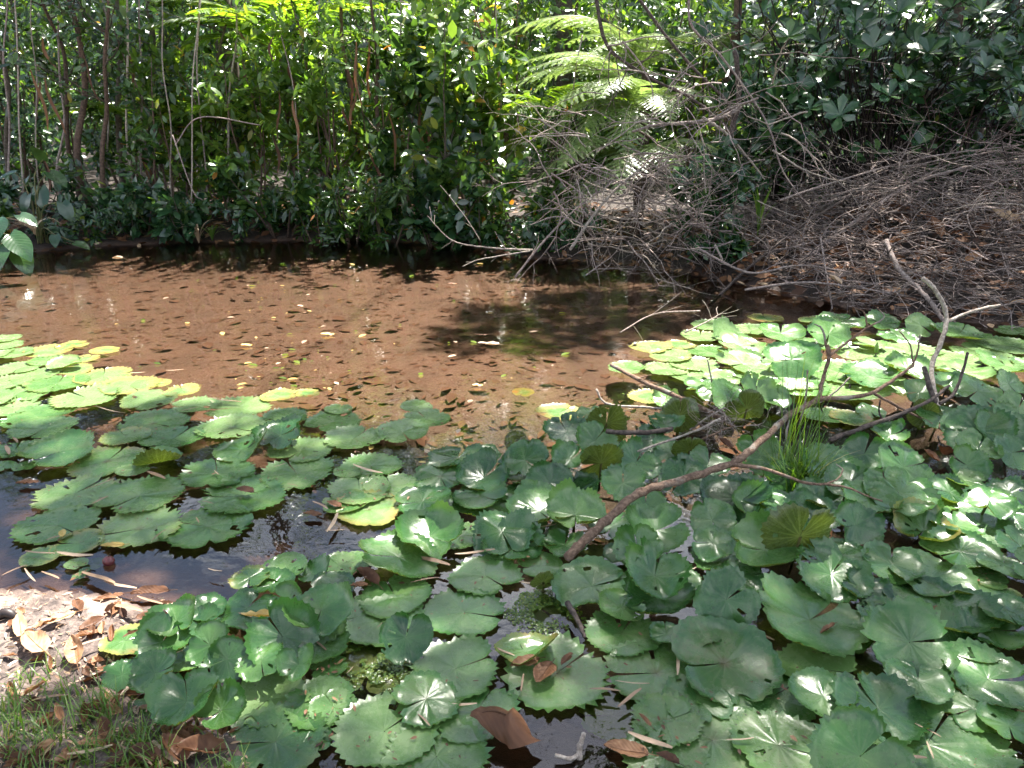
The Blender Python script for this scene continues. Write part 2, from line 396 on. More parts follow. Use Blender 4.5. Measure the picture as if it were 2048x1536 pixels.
def ground_mat():
    m, ns, ls, o = nmat("mud_and_litter")
    tc = N(ns, "ShaderNodeTexCoord")
    geo = N(ns, "ShaderNodeNewGeometry"); sx = N(ns, "ShaderNodeSeparateXYZ"); ls.new(geo.outputs["Position"], sx.inputs[0])
    a = N(ns, "ShaderNodeTexNoise", Scale=3.0, Detail=6.0, Roughness=.6); ls.new(tc.outputs["Object"], a.inputs["Vector"])
    b = N(ns, "ShaderNodeTexNoise", Scale=38.0, Detail=6.0, Roughness=.7); ls.new(tc.outputs["Object"], b.inputs["Vector"])
    v = N(ns, "ShaderNodeTexVoronoi", Scale=9.0, feature='DISTANCE_TO_EDGE')
    wv = N(ns, "ShaderNodeVectorMath", operation='ADD'); ls.new(tc.outputs["Object"], wv.inputs[0])
    sc_ = N(ns, "ShaderNodeVectorMath", operation='SCALE'); ls.new(b.outputs["Color"], sc_.inputs[0]); sc_.inputs["Scale"].default_value = .08
    ls.new(sc_.outputs[0], wv.inputs[1]); ls.new(wv.outputs[0], v.inputs["Vector"])
    bed = mixc(ns, ls, sstep(ns, ls, a.outputs["Fac"], .35, .65), (.070, .039, .027), (.110, .063, .045))
    bed = mixc(ns, ls, math_n(ns, ls, 'MULTIPLY', sstep(ns, ls, b.outputs["Fac"], .5, .7), .5), bed, (.085, .042, .026))
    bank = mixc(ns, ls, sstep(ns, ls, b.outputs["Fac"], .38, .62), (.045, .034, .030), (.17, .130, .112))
    bank = mixc(ns, ls, sstep(ns, ls, a.outputs["Fac"], .5, .68), bank, (.36, .275, .225))  # pale mud patches, lightened further for sun glare on the near bank
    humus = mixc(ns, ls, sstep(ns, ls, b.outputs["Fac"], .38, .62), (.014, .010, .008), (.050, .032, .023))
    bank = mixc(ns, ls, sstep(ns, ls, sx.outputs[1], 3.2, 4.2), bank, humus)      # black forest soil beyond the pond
    bed = mixc(ns, ls, sstep(ns, ls, sx.outputs[2], -.14, -.32), bed, (.022, .015, .010))  # deep bed painted darker for light lost in tannin water
    wet = sstep(ns, ls, math_n(ns, ls, 'ADD', sx.outputs[2], math_n(ns, ls, 'MULTIPLY', math_n(ns, ls, 'SUBTRACT', a.outputs["Fac"], .5), .05)), -.01, .05)
    c = mixc(ns, ls, wet, bed, bank)
    p = N(ns, "ShaderNodeBsdfPrincipled"); ls.new(c, p.inputs["Base Color"])
    rr = N(ns, "ShaderNodeMapRange"); ls.new(wet, rr.inputs[0]); rr.inputs[3].default_value = .45; rr.inputs[4].default_value = .85
    ls.new(rr.outputs[0], p.inputs["Roughness"])
    h = b.outputs["Fac"]
    bp = N(ns, "ShaderNodeBump", Strength=.8, Distance=.02); ls.new(h, bp.inputs["Height"]); ls.new(bp.outputs[0], p.inputs["Normal"])
    ls.new(p.outputs[0], o.inputs[0])
    return m
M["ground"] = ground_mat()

def water_mat():
    m, ns, ls, o = nmat("pond_water")
    tc = N(ns, "ShaderNodeTexCoord")
    a = N(ns, "ShaderNodeTexNoise", Scale=7.0, Detail=3.0, Roughness=.5, Distortion=.4); ls.new(tc.outputs["Object"], a.inputs["Vector"])
    b = N(ns, "ShaderNodeTexNoise", Scale=38.0, Detail=2.0); ls.new(tc.outputs["Object"], b.inputs["Vector"])
    h = math_n(ns, ls, 'ADD', a.outputs["Fac"], math_n(ns, ls, 'MULTIPLY', b.outputs["Fac"], .12))
    bp = N(ns, "ShaderNodeBump", Strength=.055, Distance=.05); ls.new(h, bp.inputs["Height"])
    fr = N(ns, "ShaderNodeFresnel", IOR=1.78); ls.new(bp.outputs[0], fr.inputs["Normal"])
    g = N(ns, "ShaderNodeBsdfGlossy", Roughness=.012); ls.new(bp.outputs[0], g.inputs["Normal"])
    t = N(ns, "ShaderNodeBsdfTransparent"); t.inputs["Color"].default_value = (.86, .76, .66, 1)
    mx = N(ns, "ShaderNodeMixShader"); ls.new(fr.outputs[0], mx.inputs[0])
    ls.new(t.outputs[0], mx.inputs[1]); ls.new(g.outputs[0], mx.inputs[2]); ls.new(mx.outputs[0], o.inputs[0])
    return m
M["water"] = water_mat()

# ------------------------------------------------------------------ pond outline, ground, water
def g2(px, py): return tuple(onz(px, py)[:2])
POND = [(-9.5, 9.0)] + [g2(*p) for p in ((-350, 545), (0, 512), (150, 494), (400, 484), (700, 480), (900, 486), (1040, 515), (1300, 532), (1450, 560), (1600, 598), (1800, 632), (2048, 652), (2400, 700))] \
    + [(5.6, 3.6), (5.2, 1.4), (3.0, .75), (.6, .72)] + [g2(*p) for p in ((520, 1560), (470, 1480), (280, 1425), (215, 1345), (330, 1225), (190, 1190), (0, 1180), (-350, 1150))] + [(-5.0, 2.6), (-8.5, 5.0)]
PA = np.array(POND); PB = np.roll(PA, -1, axis=0)
def pond_sd(XY):                              # negative inside the pond
    d = np.full(len(XY), 1e9)
    for a, b in zip(PA, PB):
        ab = b - a; t = np.clip(((XY - a) @ ab) / (ab @ ab + 1e-12), 0, 1)
        d = np.minimum(d, np.linalg.norm(XY - (a + t[:, None] * ab), axis=1))
    return np.where(inpoly(XY, POND), -d, d)
def wob(x, y):
    return (np.sin(x * 2.3 + 1.1 * np.sin(y * 1.7)) + np.sin(y * 2.9 + 1.3 * np.sin(x * 1.9 + 1)) + .6 * np.sin(x * 6.1 + y * 4.3) + .5 * np.sin(y * 7.7 - x * 3.1)) / 3.1
def ground_h(XY):
    XY = np.atleast_2d(XY); s = pond_sd(XY)
    w = wob(XY[:, 0], XY[:, 1])
    near = np.clip((4.2 - XY[:, 1]) / 2.0, 0, 1)
    deep = np.clip((4.6 - XY[:, 1]) / 1.2, 0, 1) * np.clip((XY[:, 0] + 1.3) / .9, 0, 1)
    inside = -(.11 + .42 * deep) * (1 - np.exp(np.minimum(s, 0) / .5)) - .004 + .010 * w
    out = .20 * (1 - np.exp(-np.maximum(s, 0) / .6)) + .035 * np.minimum(np.maximum(s, 0), 12) * (1 - .75 * near) + .022 * w * np.clip(s / .3, 0, 1) + .015
    out = np.where(near > .5, .11 * (1 - np.exp(-np.maximum(s, 0) / .5)) + .02 * w * np.clip(s / .2, 0, 1) + .012, out)
    return np.where(s < 0, np.minimum(inside, out), np.maximum(out, inside))

th = np.concatenate([np.linspace(-45, 45, 300), np.linspace(45, 315, 90)[1:-1]])
rr = np.concatenate([[.25, .5, .8], np.geomspace(1.0, 16, 210), np.geomspace(17, 420, 26)])
TH, RR = np.meshgrid(np.radians(th), rr)
XY = np.stack([RR * np.sin(TH), RR * np.cos(TH)], -1).reshape(-1, 2)
Z = ground_h(XY)
# lumpy mud on the near bank
lump = (np.sin(XY[:, 0] * 31 + 3 * np.sin(XY[:, 1] * 17)) * np.sin(XY[:, 1] * 29 + 2 * np.sin(XY[:, 0] * 23)))
Z = Z + .012 * lump * np.clip(Z / .03, 0, 1) * (XY[:, 1] < 4)
nr, na = TH.shape
i, j = np.meshgrid(np.arange(nr - 1), np.arange(na), indexing='ij')
q = np.stack([i * na + j, (i + 1) * na + j, (i + 1) * na + (j + 1) % na, i * na + (j + 1) % na], -1).reshape(-1, 4)[:, ::-1]
gm = MB(); V3 = np.column_stack([XY, Z])
cidx = len(V3); V3 = np.vstack([V3, [[0, 0, .12]]])
jj = np.arange(na)
gm.add(V3, q, np.stack([np.full(na, cidx), (jj + 1) % na, jj], 1))
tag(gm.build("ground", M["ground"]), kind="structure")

wx, wy = np.meshgrid(np.linspace(-13, 8, 43), np.linspace(.3, 12.5, 26))
wv = np.column_stack([wx.ravel(), wy.ravel(), np.zeros(wx.size)])
i, j = np.meshgrid(np.arange(25), np.arange(42), indexing='ij')
wq = np.stack([i * 43 + j, i * 43 + j + 1, (i + 1) * 43 + j + 1, (i + 1) * 43 + j], -1).reshape(-1, 4)
tag(MB().add(wv, wq).build("pond_water", M["water"]), kind="structure")

# silt-covered sunken leaves lying on the bed
def sunken_litter():
    r = np.random.default_rng(11)
    n = 11500
    px = np.column_stack([r.uniform(-60, 1700, n), 515 + 420 * r.random(n) ** 1.1])
    P = np.array([onz(a, b, -.06) for a, b in px])
    s = pond_sd(P[:, :2]); keep = (s < -.02) & (r.random(n) < .45 + .55 * np.clip(wob(P[:, 0] * 1.6, P[:, 1] * 1.6) + .35, 0, 1))
    P = P[keep]; n = len(P)
    P[:, 2] = ground_h(P[:, :2]) + r.uniform(-.006, .006, n)
    a = r.uniform(0, 2 * math.pi, n)
    d = np.column_stack([np.cos(a), np.sin(a), r.normal(0, .10, n)])
    nor = np.column_stack([r.normal(0, .14, n), .09 + r.normal(0, .15, n), np.ones(n)])
    mb = MB()
    L = .025 + .12 * r.random(n) ** 2.2
    scatter_leaves(mb, TPL["ell"], P, d, nor, L, L * r.uniform(.4, .7, n), np.clip(r.normal(.6, .07, n), 0, 1))
    tag(mb.build("sunken_leaf_litter", M["silt"]), "silt covered brown leaves carpeting the pond bed under the water", "leaf litter", kind="stuff")
sunken_litter()

# ------------------------------------------------------------------ shade: unseen tall trees added, crowns shaped to leave the lit patches open
LIT = [
    [(-400, 575), (0, 560), (300, 545), (800, 545), (930, 560), (900, 610), (850, 640), (900, 665), (1250, 668), (1330, 645), (1420, 636), (1700, 655), (1880, 690), (2100, 715), (2100, 760),
     (1960, 775), (1800, 770), (1650, 810), (1500, 800), (1380, 830), (1220, 835), (1060, 815), (900, 785), (700, 775), (560, 800), (500, 838), (380, 800), (260, 800), (120, 822), (0, 850), (-400, 900)],
    [(-300, 1150), (220, 1150), (370, 1230), (330, 1340), (220, 1392), (-300, 1392)],
    [(850, 545), (1050, 545), (1080, 575), (900, 580)],
    [(420, 838), (540, 838), (530, 872), (420, 876)],
    [(660, 1050), (900, 1060), (880, 1110), (700, 1130)],
    [(1790, 985), (2060, 985), (2060, 1120), (1880, 1110)],
    [(1660, 915), (1860, 930), (1830, 965), (1690, 960)],
    [(620, 1000), (800, 990), (800, 1030), (640, 1035)],
    [(480, 1460), (640, 1450), (650, 1500), (500, 1510)],
    [(1500, 1000), (1560, 1000), (1560, 1030), (1500, 1030)],
]
WALL_DARK = [[(1430, -400), (2500, -400), (2500, 640), (1640, 560), (1560, 420), (1480, 250)], [(-500, -400), (300, -400), (340, 200), (380, 400), (300, 470), (-500, 520)]]
def make_canopy():
    r = np.random.default_rng(5)
    T = []
    sp = .27
    gx, gy = np.meshgrid(np.arange(-7.5, 7.5, sp), np.arange(.3, 9.6, sp))
    G = np.column_stack([gx.ravel(), gy.ravel(), np.zeros(gx.size)]); G[:, :2] += r.uniform(-.5, .5, (len(G), 2)) * sp
    q_ = proj(G)
    lit = np.zeros(len(G), bool)
    for L in LIT: lit |= inpoly(q_[:, :2], L)
    prob = np.where(lit, .0, .97)
    far = pond_sd(G[:, :2]) > -.05
    prob = np.where((far & (G[:, 1] > 4)) | ((G[:, 1] > 6.2) & (q_[:, 0] < 880)) | (G[:, 1] > 7.1), .0, prob)
    G = G[r.random(len(G)) < prob]
    T.append(G)
    # vegetation on the far bank: the photograph's dark parts
    wx_, wz_ = np.meshgrid(np.arange(-8, 8, .34), np.arange(.1, 4.2, .30))
    Wp = np.column_stack([wx_.ravel(), np.full(wx_.size, 10.2), wz_.ravel()]); Wp += r.normal(0, .12, Wp.shape)
    q_ = proj(Wp); dk = np.zeros(len(Wp), bool)
    for L in WALL_DARK: dk |= inpoly(q_[:, :2], L)
    T.append(Wp[r.random(len(Wp)) < np.where(dk, np.where(Wp[:, 0] < -1, .93, .55), .0)])
    # right: the brush pile and its bank
    bx, by = np.meshgrid(np.arange(1.5, 7, .3), np.arange(5.6, 10, .3))
    Bp = np.column_stack([bx.ravel(), by.ravel(), np.full(bx.size, .6)]); Bp += r.normal(0, .1, Bp.shape)
    Bp = Bp[pond_sd(Bp[:, :2]) > .1]
    T.append(Bp[r.random(len(Bp)) < .70])
    T = np.concatenate(T)
    z = r.uniform(10.0, 12.5, len(T))
    C = T + SUN[None] * ((z - T[:, 2]) / SUN[2])[:, None]
    trunks = np.array([(7.6, 5.6), (-8.6, 6.4), (5.9, 11.6), (-4.6, 13.2), (.8, 14.6)])
    labels = ["tall tree beyond the right edge, its crown shading the foreground pads", "tall tree beyond the left edge, its crown shading the left pads",
              "tall tree behind the brush pile casting the dark shade there", "tall tree behind the slender saplings on the far bank", "tall tree deep behind the tree ferns, crown above the picture"]
    who = np.argmin(np.linalg.norm(C[:, None, :2] - trunks[None], axis=2), axis=1)
    for k, (tx, ty) in enumerate(trunks):
        cl = C[who == k]
        if len(cl) == 0: continue
        root = empty("overhanging_tree", (tx, ty, 0)); tag(root, labels[k], "tree", "tall trees whose crowns hang over the pond")
        base = np.array([tx, ty, 0.]); hub = np.array([tx * .93, ty, 8.2])
        mb = MB()
        tube(mb, smooth_line([(0, 0, -.1), (.1, .05, 2.6), (-.05, .1, 5.4), hub - base], 12), np.linspace(.19, .11, 12), 9)
        mb.build("trunk", M["bark"], root)
        # limbs to a few cluster centres, then finer branches
        m = max(3, min(10, len(cl) // 60)); cen = cl[r.choice(len(cl), m, replace=False)]
        for _ in range(5):
            w = np.argmin(np.linalg.norm(cl[:, None] - cen[None], axis=2), axis=1)
            cen = np.array([cl[w == a].mean(0) if (w == a).any() else cen[a] for a in range(m)])
        for a in range(m):
            mb = MB(); sub = cl[w == a]
            c = cen[a] - base + np.array([0, 0, -.3]); mid = (hub - base) * .55 + c * .45 + np.array([0, 0, .5])
            tube(mb, smooth_line([hub - base, mid, c], 9), np.linspace(.018, .010, 9), 6)
            for s_ in sub[r.choice(len(sub), min(14, len(sub)), replace=False)]:
                e = s_ - base; tube(mb, smooth_line([c * .8 + mid * .2, (c + e) / 2 + r.normal(0, .12, 3), e], 6), np.linspace(.010, .004, 6), 4)
            mb.build("limb", M["bark"], root)
        mb = MB(); n = 28
        P = np.repeat(cl - base, n, axis=0) + r.normal(0, .155, (len(cl) * n, 3))
        d = unit(r.normal(size=P.shape) * np.array([1, 1, .5]) + np.array([0, 0, -.25])); nor = unit(r.normal(size=P.shape) * .5 + np.array([0, 0, 1.]))
        g0 = P + base; g0 = g0 - SUN[None] * ((g0[:, 2] - .04) / SUN[2])[:, None]; q_ = proj(g0); lit = np.zeros(len(P), bool)
        for poly in LIT: lit |= inpoly(q_[:, :2], poly)
        lit &= g0[:, 1] < 7.6
        P = P[~lit]  # drops leaves whose shadow would cross a lit patch
        d = unit(r.normal(size=P.shape) * np.array([1, 1, .5]) + np.array([0, 0, -.25])); nor = unit(r.normal(size=P.shape) * .5 + np.array([0, 0, 1.]))
        L = r.uniform(.15, .25, len(P))
        scatter_leaves(mb, TPL["far"], P, d, nor, L, L * .5, np.clip(r.normal(.45, .2, len(P)), 0, .92))
        mb.build("crown", M["leaf"], root)
make_canopy()

# ------------------------------------------------------------------ vegetation of the far bank
def gz(x, y): return float(ground_h(np.array([[x, y]]))[0])
def leaves_on(r, lines, n, spread=.04, end_bias=True, minlev=1):
    segs = [(p, l) for p, _, l in lines if l >= minlev] or [(p, l) for p, _, l in lines]
    w = np.array([np.linalg.norm(np.diff(p, axis=0), axis=1).sum() for p, _ in segs]); w /= w.sum()
    k = r.choice(len(segs), n, p=w)
    t = r.random(n) ** (.6 if end_bias else 1.0)
    pos, dr = np.zeros((n, 3)), np.zeros((n, 3))
    for i in range(n):
        p = segs[k[i]][0]; m = len(p) - 1; u = t[i] * m; a = min(int(u), m - 1)
        pos[i] = p[a] + (p[a + 1] - p[a]) * (u - a); dr[i] = p[a + 1] - p[a]
    return pos + r.normal(0, spread, (n, 3)), unit(dr)

def leafy(name, label, cat, base, h, spread, r, stems=4, leaves=900, size=(.10, .17), ratio=.42, shape="ell", mat="leaf", tone=(.5, .2), bark="bark", group=None,
          r0=.018, lean=(0, 0), level=2, side=3.2, trunk_only=0.0, droop=-.15, crown="foliage", own_leaves=0):
    x, y = base; root = empty(name, (x, y, gz(x, y)))
    tag(root, label, cat, group)
    alll = []
    for s in range(stems):
        a = r.uniform(0, 2 * math.pi); o = np.array([math.cos(a), math.sin(a), 0]) * (spread * .18 if stems > 1 else 0)
        d = np.array([math.cos(a) * spread / h * .7 + lean[0], math.sin(a) * spread / h * .7 + lean[1], 1.0])
        L = h * r.uniform(.75, 1.08) if stems > 1 else h
        ln = grow(r, o + np.array([0, 0, -.05]), d, L, r0 * r.uniform(.7, 1.1), .16, .07, (0, 0, .35), side, level, (30, 75), (.18, .42), max(.12, trunk_only))
        mb = MB()
        for p, q_, l in ln: tube(mb, p, q_, 7 if l == 0 else 4, r.uniform(.3, .7), cap=(l == 0))
        mb.build("stem" if stems > 1 else "trunk", M[bark], root)
        alll += ln
    pos, dr = leaves_on(r, alll, leaves)
    d = unit(dr * .7 + r.normal(size=pos.shape) * .7 + np.array([0, 0, droop]))
    nor = leaf_normals(r, len(pos))
    L = r.uniform(size[0], size[1], leaves); tn = np.clip(r.normal(tone[0], tone[1], leaves), 0, 1)
    mb = MB(); scatter_leaves(mb, TPL[shape], pos, d, nor, L, L * ratio * r.uniform(.8, 1.2, leaves), tn)
    mb.build(crown, M[mat], root)
    return root, alll

def single_leaves(root, lines, n, r, size, ratio, shape, mat, tone, face=(0, -.6, .8)):
    tp = TPL[shape]; ms = []
    for k in range(3):
        mb = MB(); mb.add(tp[0] * np.array([ratio, 1, .6]), tp[1], None, tone + .15 * (k - 1), np.stack([tp[0][:, 0] + .5, tp[0][:, 1]], 1)); ms.append(mb.mesh("leaf", M[mat]))
    pos, dr = leaves_on(r, lines, n)
    for i in range(n):
        y = unit(dr[i] * .4 + r.normal(size=3) * .6 + np.array([0, -.4, -.35])); z = unit(r.normal(size=3) * .35 + np.array(face)); x = unit(np.cross(y, z)); z = np.cross(x, y)
        s = r.uniform(*size)
        o = link("leaf", ms[i % 3], root)
        o.matrix_local = Matrix(((x[0] * s, y[0] * s, z[0] * s, pos[i, 0]), (x[1] * s, y[1] * s, z[1] * s, pos[i, 1]), (x[2] * s, y[2] * s, z[2] * s, pos[i, 2]), (0, 0, 0, 1)))

def xw(px, Y): return (px - CX) / F * (Y * math.cos(PITCH) + CAMH * math.sin(PITCH) * .6)
rv = np.random.default_rng(21)

# slender trees on the left, trunks in view: (px at foot, px at frame top, distance, radius)
SAPL = [(28, -10, 11.0, .032, "outermost dim sapling at the left edge of the far bank"), (66, 22, 12.2, .045, "dark straight trunk standing second in from the left edge"),
        (170, 92, 10.6, .034, "slender reddish sapling slanting up above the big arum leaves"), (180, 143, 10.2, .046, "sturdiest reddish trunk of the left group, leaning slightly left"),
        (208, 196, 9.95, .032, "smooth pale crooked sapling just right of the sturdiest reddish trunk"), (255, 224, 11.4, .050, "mottled grey trunk right of the pale crooked sapling"),
        (312, 294, 11.8, .062, "thick pale lichen-spotted trunk in the left part of the far bank"), (322, 310, 11.2, .026, "thin pale trunk close beside the thick lichen-spotted one"),
        (400, 440, 10.8, .022, "thin dark trunk slanting right below the bright palm fronds"), (735, 690, 10.6, .034, "thin brown trunk rising behind the dense central thicket"),
        (772, 742, 10.1, .030, "pale thin trunk among brown strips in the central thicket"), (905, 880, 11.2, .036, "dark trunk hidden among backlit leaves right of the central thicket"),
        (1155, 1152, 15.0, .075, "grey far trunk standing above the tree fern crowns"), (1440, 1462, 10.6, .085, "broken brown trunk behind the dead branches, right of the ferns"),
        (1730, 1742, 12.5, .04, "dark trunk behind the glossy rosette shrub"), (1950, 1985, 11.0, .05, "dim trunk at the right in the darkest part of the forest"), (2035, 2075, 9.4, .045, "brown trunk at the right edge above the brush pile")]
for k, (pf, pt, Y, rad, lab) in enumerate(SAPL):
    x = at(pf, 440, Y)[0]; xt = at(pt, 0, Y)[0]; zt = at(pt, 0, Y)[2]
    h = rv.uniform(3.3, 4.3)
    lowleaf = 420
    x0 = x; root = empty("slender_tree", (x0, Y, gz(x0, Y))); tag(root, lab, "tree", "slender trees of the far bank")
    sl = (xt - x) / max(zt - .7, .5)
    ctrl = [(0, 0, -.1)] + [(sl * z + rv.normal(0, .035), rv.normal(0, .06), z) for z in np.linspace(.8, h, 6)]
    P = smooth_line(ctrl, 26); rad_ = np.linspace(rad, rad * .35, 26)
    mb = MB(); tube(mb, P, rad_, 9, .35 + .4 * rv.random()); mb.build("trunk", M["bark_red" if "reddish" in lab or "brown" in lab else "bark"], root)
    alll = []
    for _ in range(14):
        lines = []
        i = rv.integers(9 if k < 8 else 5, 26); a = rv.uniform(0, 6.28)
        grow(rv, P[i], (math.cos(a), math.sin(a), .5), rv.uniform(.5, 1.4), .010, .14, .12, (0, 0, .1), 3.0, 1, (30, 70), (.3, .5), .2, lines, 1)
        mb = MB()
        for p, q_, l in lines: tube(mb, p, q_, 4, .4, cap=False)
        mb.build("branch", M["bark"], root); alll += lines
    n = 360; pos, dr = leaves_on(rv, alll, n, .05)
    d = unit(dr * .6 + rv.normal(size=pos.shape) * .6 + np.array([0, 0, -.2])); nor = leaf_normals(rv, len(pos))
    L = rv.uniform(.09, .15, n); mb = MB(); scatter_leaves(mb, TPL["ell"], pos, d, nor, L, L * .45, np.clip(rv.normal(.45, .2, n), 0, .95)); mb.build("crown", M["leaf"], root)

# bare thin pale stems in front of the left trunks and through the thicket
STM = [(18, 10), (48, 30), (92, 60), (128, 118), (228, 205), (262, 250), (285, 280), (345, 322), (372, 395), (415, 392), (455, 470), (655, 640), (820, 800), (1010, 985)]
for k, (pf, pt) in enumerate(STM):
    Y = rv.uniform(9.7, 10.4); f, t_ = at(pf, 440, Y), at(pt, 0, Y); mb = MB(); z1 = rv.uniform(3.0, 3.8); g = gz(f[0], Y); sl = (t_[0] - f[0]) / (t_[2] - f[2])
    tube(mb, smooth_line([(sl * z + rv.normal(0, .03), rv.normal(0, .03), z) for z in np.linspace(-.05, z1, 7)], 20), np.linspace(.014, .008, 20) * rv.uniform(.7, 1.3), 6, rv.uniform(.5, .9))
    o = mb.build("thin_stem", M["stick_pale" if k % 3 else "twig"]); o.location = (f[0], Y, g)
    tag(o, f"bare thin pale stem of the far bank, {['first', 'second', 'third', 'fourth', 'fifth', 'sixth', 'seventh', 'eighth', 'ninth', 'tenth', 'eleventh', 'twelfth', 'thirteenth', 'fourteenth'][k]} from the left", "stem", "thin pale stems of the far bank")

# shrubs: px, distance, height, spread, leaves, size, ratio, shape, material, tone, label
SH = [
    (40, 11.6, 2.2, .9, 900, (.09, .15), .45, "ell", "leaf_dark", .5, "dim small-leaved shrub at the left edge under the saplings"),
    (130, 12.2, 2.8, 1.0, 1000, (.09, .15), .45, "ell", "leaf", .4, "dim shrub filling the gap between the left trunks"),
    (275, 11.6, 2.3, .9, 1100, (.09, .15), .42, "ell", "leaf", .45, "shrub with glinting leaves right of the pale crooked sapling"),
    (350, 10.1, 1.9, .9, 950, (.10, .16), .42, "ell", "leaf", .5, "glittering shrub below the thick lichen-spotted trunk"),
    (430, 10.6, 2.4, 1.0, 950, (.10, .16), .42, "ell", "leaf_lime", .45, "sunlit shrub below the bright palm fronds"),
    (520, 10.4, 2.1, 1.0, 950, (.11, .18), .40, "ell", "leaf_lime", .5, "bright shrub left of the central thicket"),
    (400, 12.2, 3.4, 1.2, 1300, (.11, .18), .42, "ell", "leaf_lime", .5, "lime green backlit shrub behind the palm fronds"),
    (620, 10.0, 2.6, .9, 950, (.12, .20), .34, "lan", "leaf_lime", .4, "tall thicket shrub with long hanging leaves, left of centre"),
    (700, 10.3, 3.0, .9, 950, (.12, .19), .40, "ell", "leaf_lime", .5, "tall backlit yellow-green shrub in the central thicket"),
    (790, 9.9, 2.7, .9, 900, (.13, .21), .46, "ell", "leaf", .45, "broad dark-leaved shrub in the middle of the far bank"),
    (870, 9.6, 2.5, .8, 1000, (.14, .22), .46, "ell", "leaf", .5, "tall shrub with large ragged leaves left of the tree ferns"),
    (950, 10.2, 3.0, .8, 1000, (.14, .22), .46, "ell", "leaf_lime", .55, "tall shrub with yellow and orange leaves beside the tree ferns"),
    (840, 12.4, 3.6, 1.3, 1100, (.12, .2), .45, "ell", "leaf_lime", .5, "high backlit shrub behind the central thicket"),
    (1010, 12.4, 3.6, 1.2, 1300, (.12, .2), .42, "ell", "leaf_lime", .5, "bright shrub rising behind the long fern frond"),
    (1230, 13.4, 3.6, 1.2, 1300, (.12, .2), .42, "lan", "leaf_lime", .45, "lime shrub behind the tree fern crown"),
    (1390, 13.2, 3.6, 1.2, 1300, (.13, .21), .42, "ell", "leaf_lime", .5, "yellow-green shrub behind the dark dead boughs"),
    (1400, 8.0, 1.1, .7, 900, (.09, .14), .45, "ell", "leaf_dark", .5, "low dark shrub beneath the dead boughs by the water"),
    (1500, 9.4, 1.7, .9, 1100, (.10, .16), .45, "ell", "leaf_dark", .5, "dark shrub behind the pale fallen boughs"),
    (1580, 11.8, 3.8, 1.3, 1400, (.12, .2), .42, "ell", "leaf_dark", .45, "high dark shrub left of the glossy rosette shrub"),
    (1860, 9.6, 2.2, 1.0, 1200, (.10, .17), .42, "ell", "leaf_dark", .4, "dark shrub between rosette shrub and brush pile"),
    (1960, 10.6, 3.4, 1.2, 1300, (.12, .2), .42, "ell", "leaf_dark", .35, "very dark tall shrub in the upper right corner"),
    (2080, 8.8, 2.4, 1.0, 1000, (.11, .18), .42, "ell", "leaf_dark", .4, "shaded shrub at the right edge above the brush pile"),
    (640, 9.35, .8, .55, 520, (.08, .13), .3, "lan", "leaf", .5, "low narrow-leaved plant on the water's edge below the central thicket"),
    (770, 9.35, .9, .6, 560, (.10, .16), .24, "lan", "leaf", .55, "feathery low plant hanging over the water at the bank's middle"),
    (880, 9.1, .9, .6, 520, (.11, .17), .45, "ell", "leaf_dark", .5, "dark low shrub over the water behind the thin forked branch"),
    (280, 9.6, .7, .5, 340, (.11, .17), .42, "ell", "leaf_dark", .55, "low glossy plant on the leaf litter left of the lit strap plant"),
    (360, 9.5, .65, .5, 320, (.10, .17), .42, "ell", "leaf_dark", .5, "low glossy plant just behind the lit strap plant"),
    (470, 10.1, .9, .6, 480, (.09, .15), .42, "ell", "leaf", .5, "low bush on the bank right of the lit strap plant"),
    (560, 9.7, 1.1, .7, 600, (.10, .16), .42, "ell", "leaf", .5, "rounded low bush left of the narrow-leaved plant"),
    (1130, 9.2, 1.3, .7, 700, (.08, .13), .45, "ell", "leaf", .5, "small-leaved bush behind the dead brush, under the fern fronds"),
    (1640, 9.3, 1.9, .8, 900, (.11, .17), .42, "ell", "leaf_dark", .5, "leafy dark shrub overhanging the left crest of the brush pile"),
    (1880, 9.1, 1.9, .9, 1000, (.11, .17), .42, "ell", "leaf_dark", .5, "dark shrub leaning over the brush pile's crest"),
    (2020, 8.9, 1.8, .9, 900, (.11, .17), .42, "ell", "leaf_dark", .45, "dark shrub at the right end of the brush pile's crest"),
    (1455, 7.7, .8, .5, 520, (.08, .13), .45, "ell", "leaf_dark", .5, "low green plant between boughs and brush pile"),
    (60, 9.7, .8, .6, 420, (.09, .15), .45, "ell", "leaf_dark", .45, "low dim plant at the feet of the left trunks"),
    (175, 9.75, .6, .5, 340, (.09, .15), .45, "ell", "leaf_dark", .5, "low leafy plant on the litter below the reddish trunks"),
    (225, 10.0, 1.1, .6, 460, (.09, .15), .42, "ell", "leaf", .45, "knee-high bush beside the pale crooked sapling"),
    (700, 9.45, .8, .6, 480, (.09, .14), .35, "lan", "leaf", .5, "low drooping plant between narrow-leaved and feathery ones"),
    (960, 9.1, 1.0, .6, 520, (.10, .16), .45, "ell", "leaf", .5, "leafy bush behind the thin white branch"),
    (1050, 8.9, .8, .6, 480, (.09, .15), .45, "ell", "leaf", .5, "low leafy bush at the left foot of the dead brush"),
]
for (px, Y, h, sp, n, sz, ra, shp, mt, tn, lab) in SH:
    x = at(px, 440, Y)[0]
    rt, ln = leafy("shrub", lab, "shrub", (x, Y), h, sp, rv, stems=int(rv.integers(4, 7)), leaves=n, size=sz, ratio=ra, shape=shp, mat=mt, tone=(tn, .2), r0=.010 + .004 * h, group="shrubs of the far bank", bark="bark_red" if px % 3 else "bark")
    if Y < 10.0 and sz[1] >= .16:
        single_leaves(rt, ln, 40, rv, (sz[1], sz[1] * 1.5), .46, "heart" if px == 870 else shp, mt, min(tn + .1, .8))

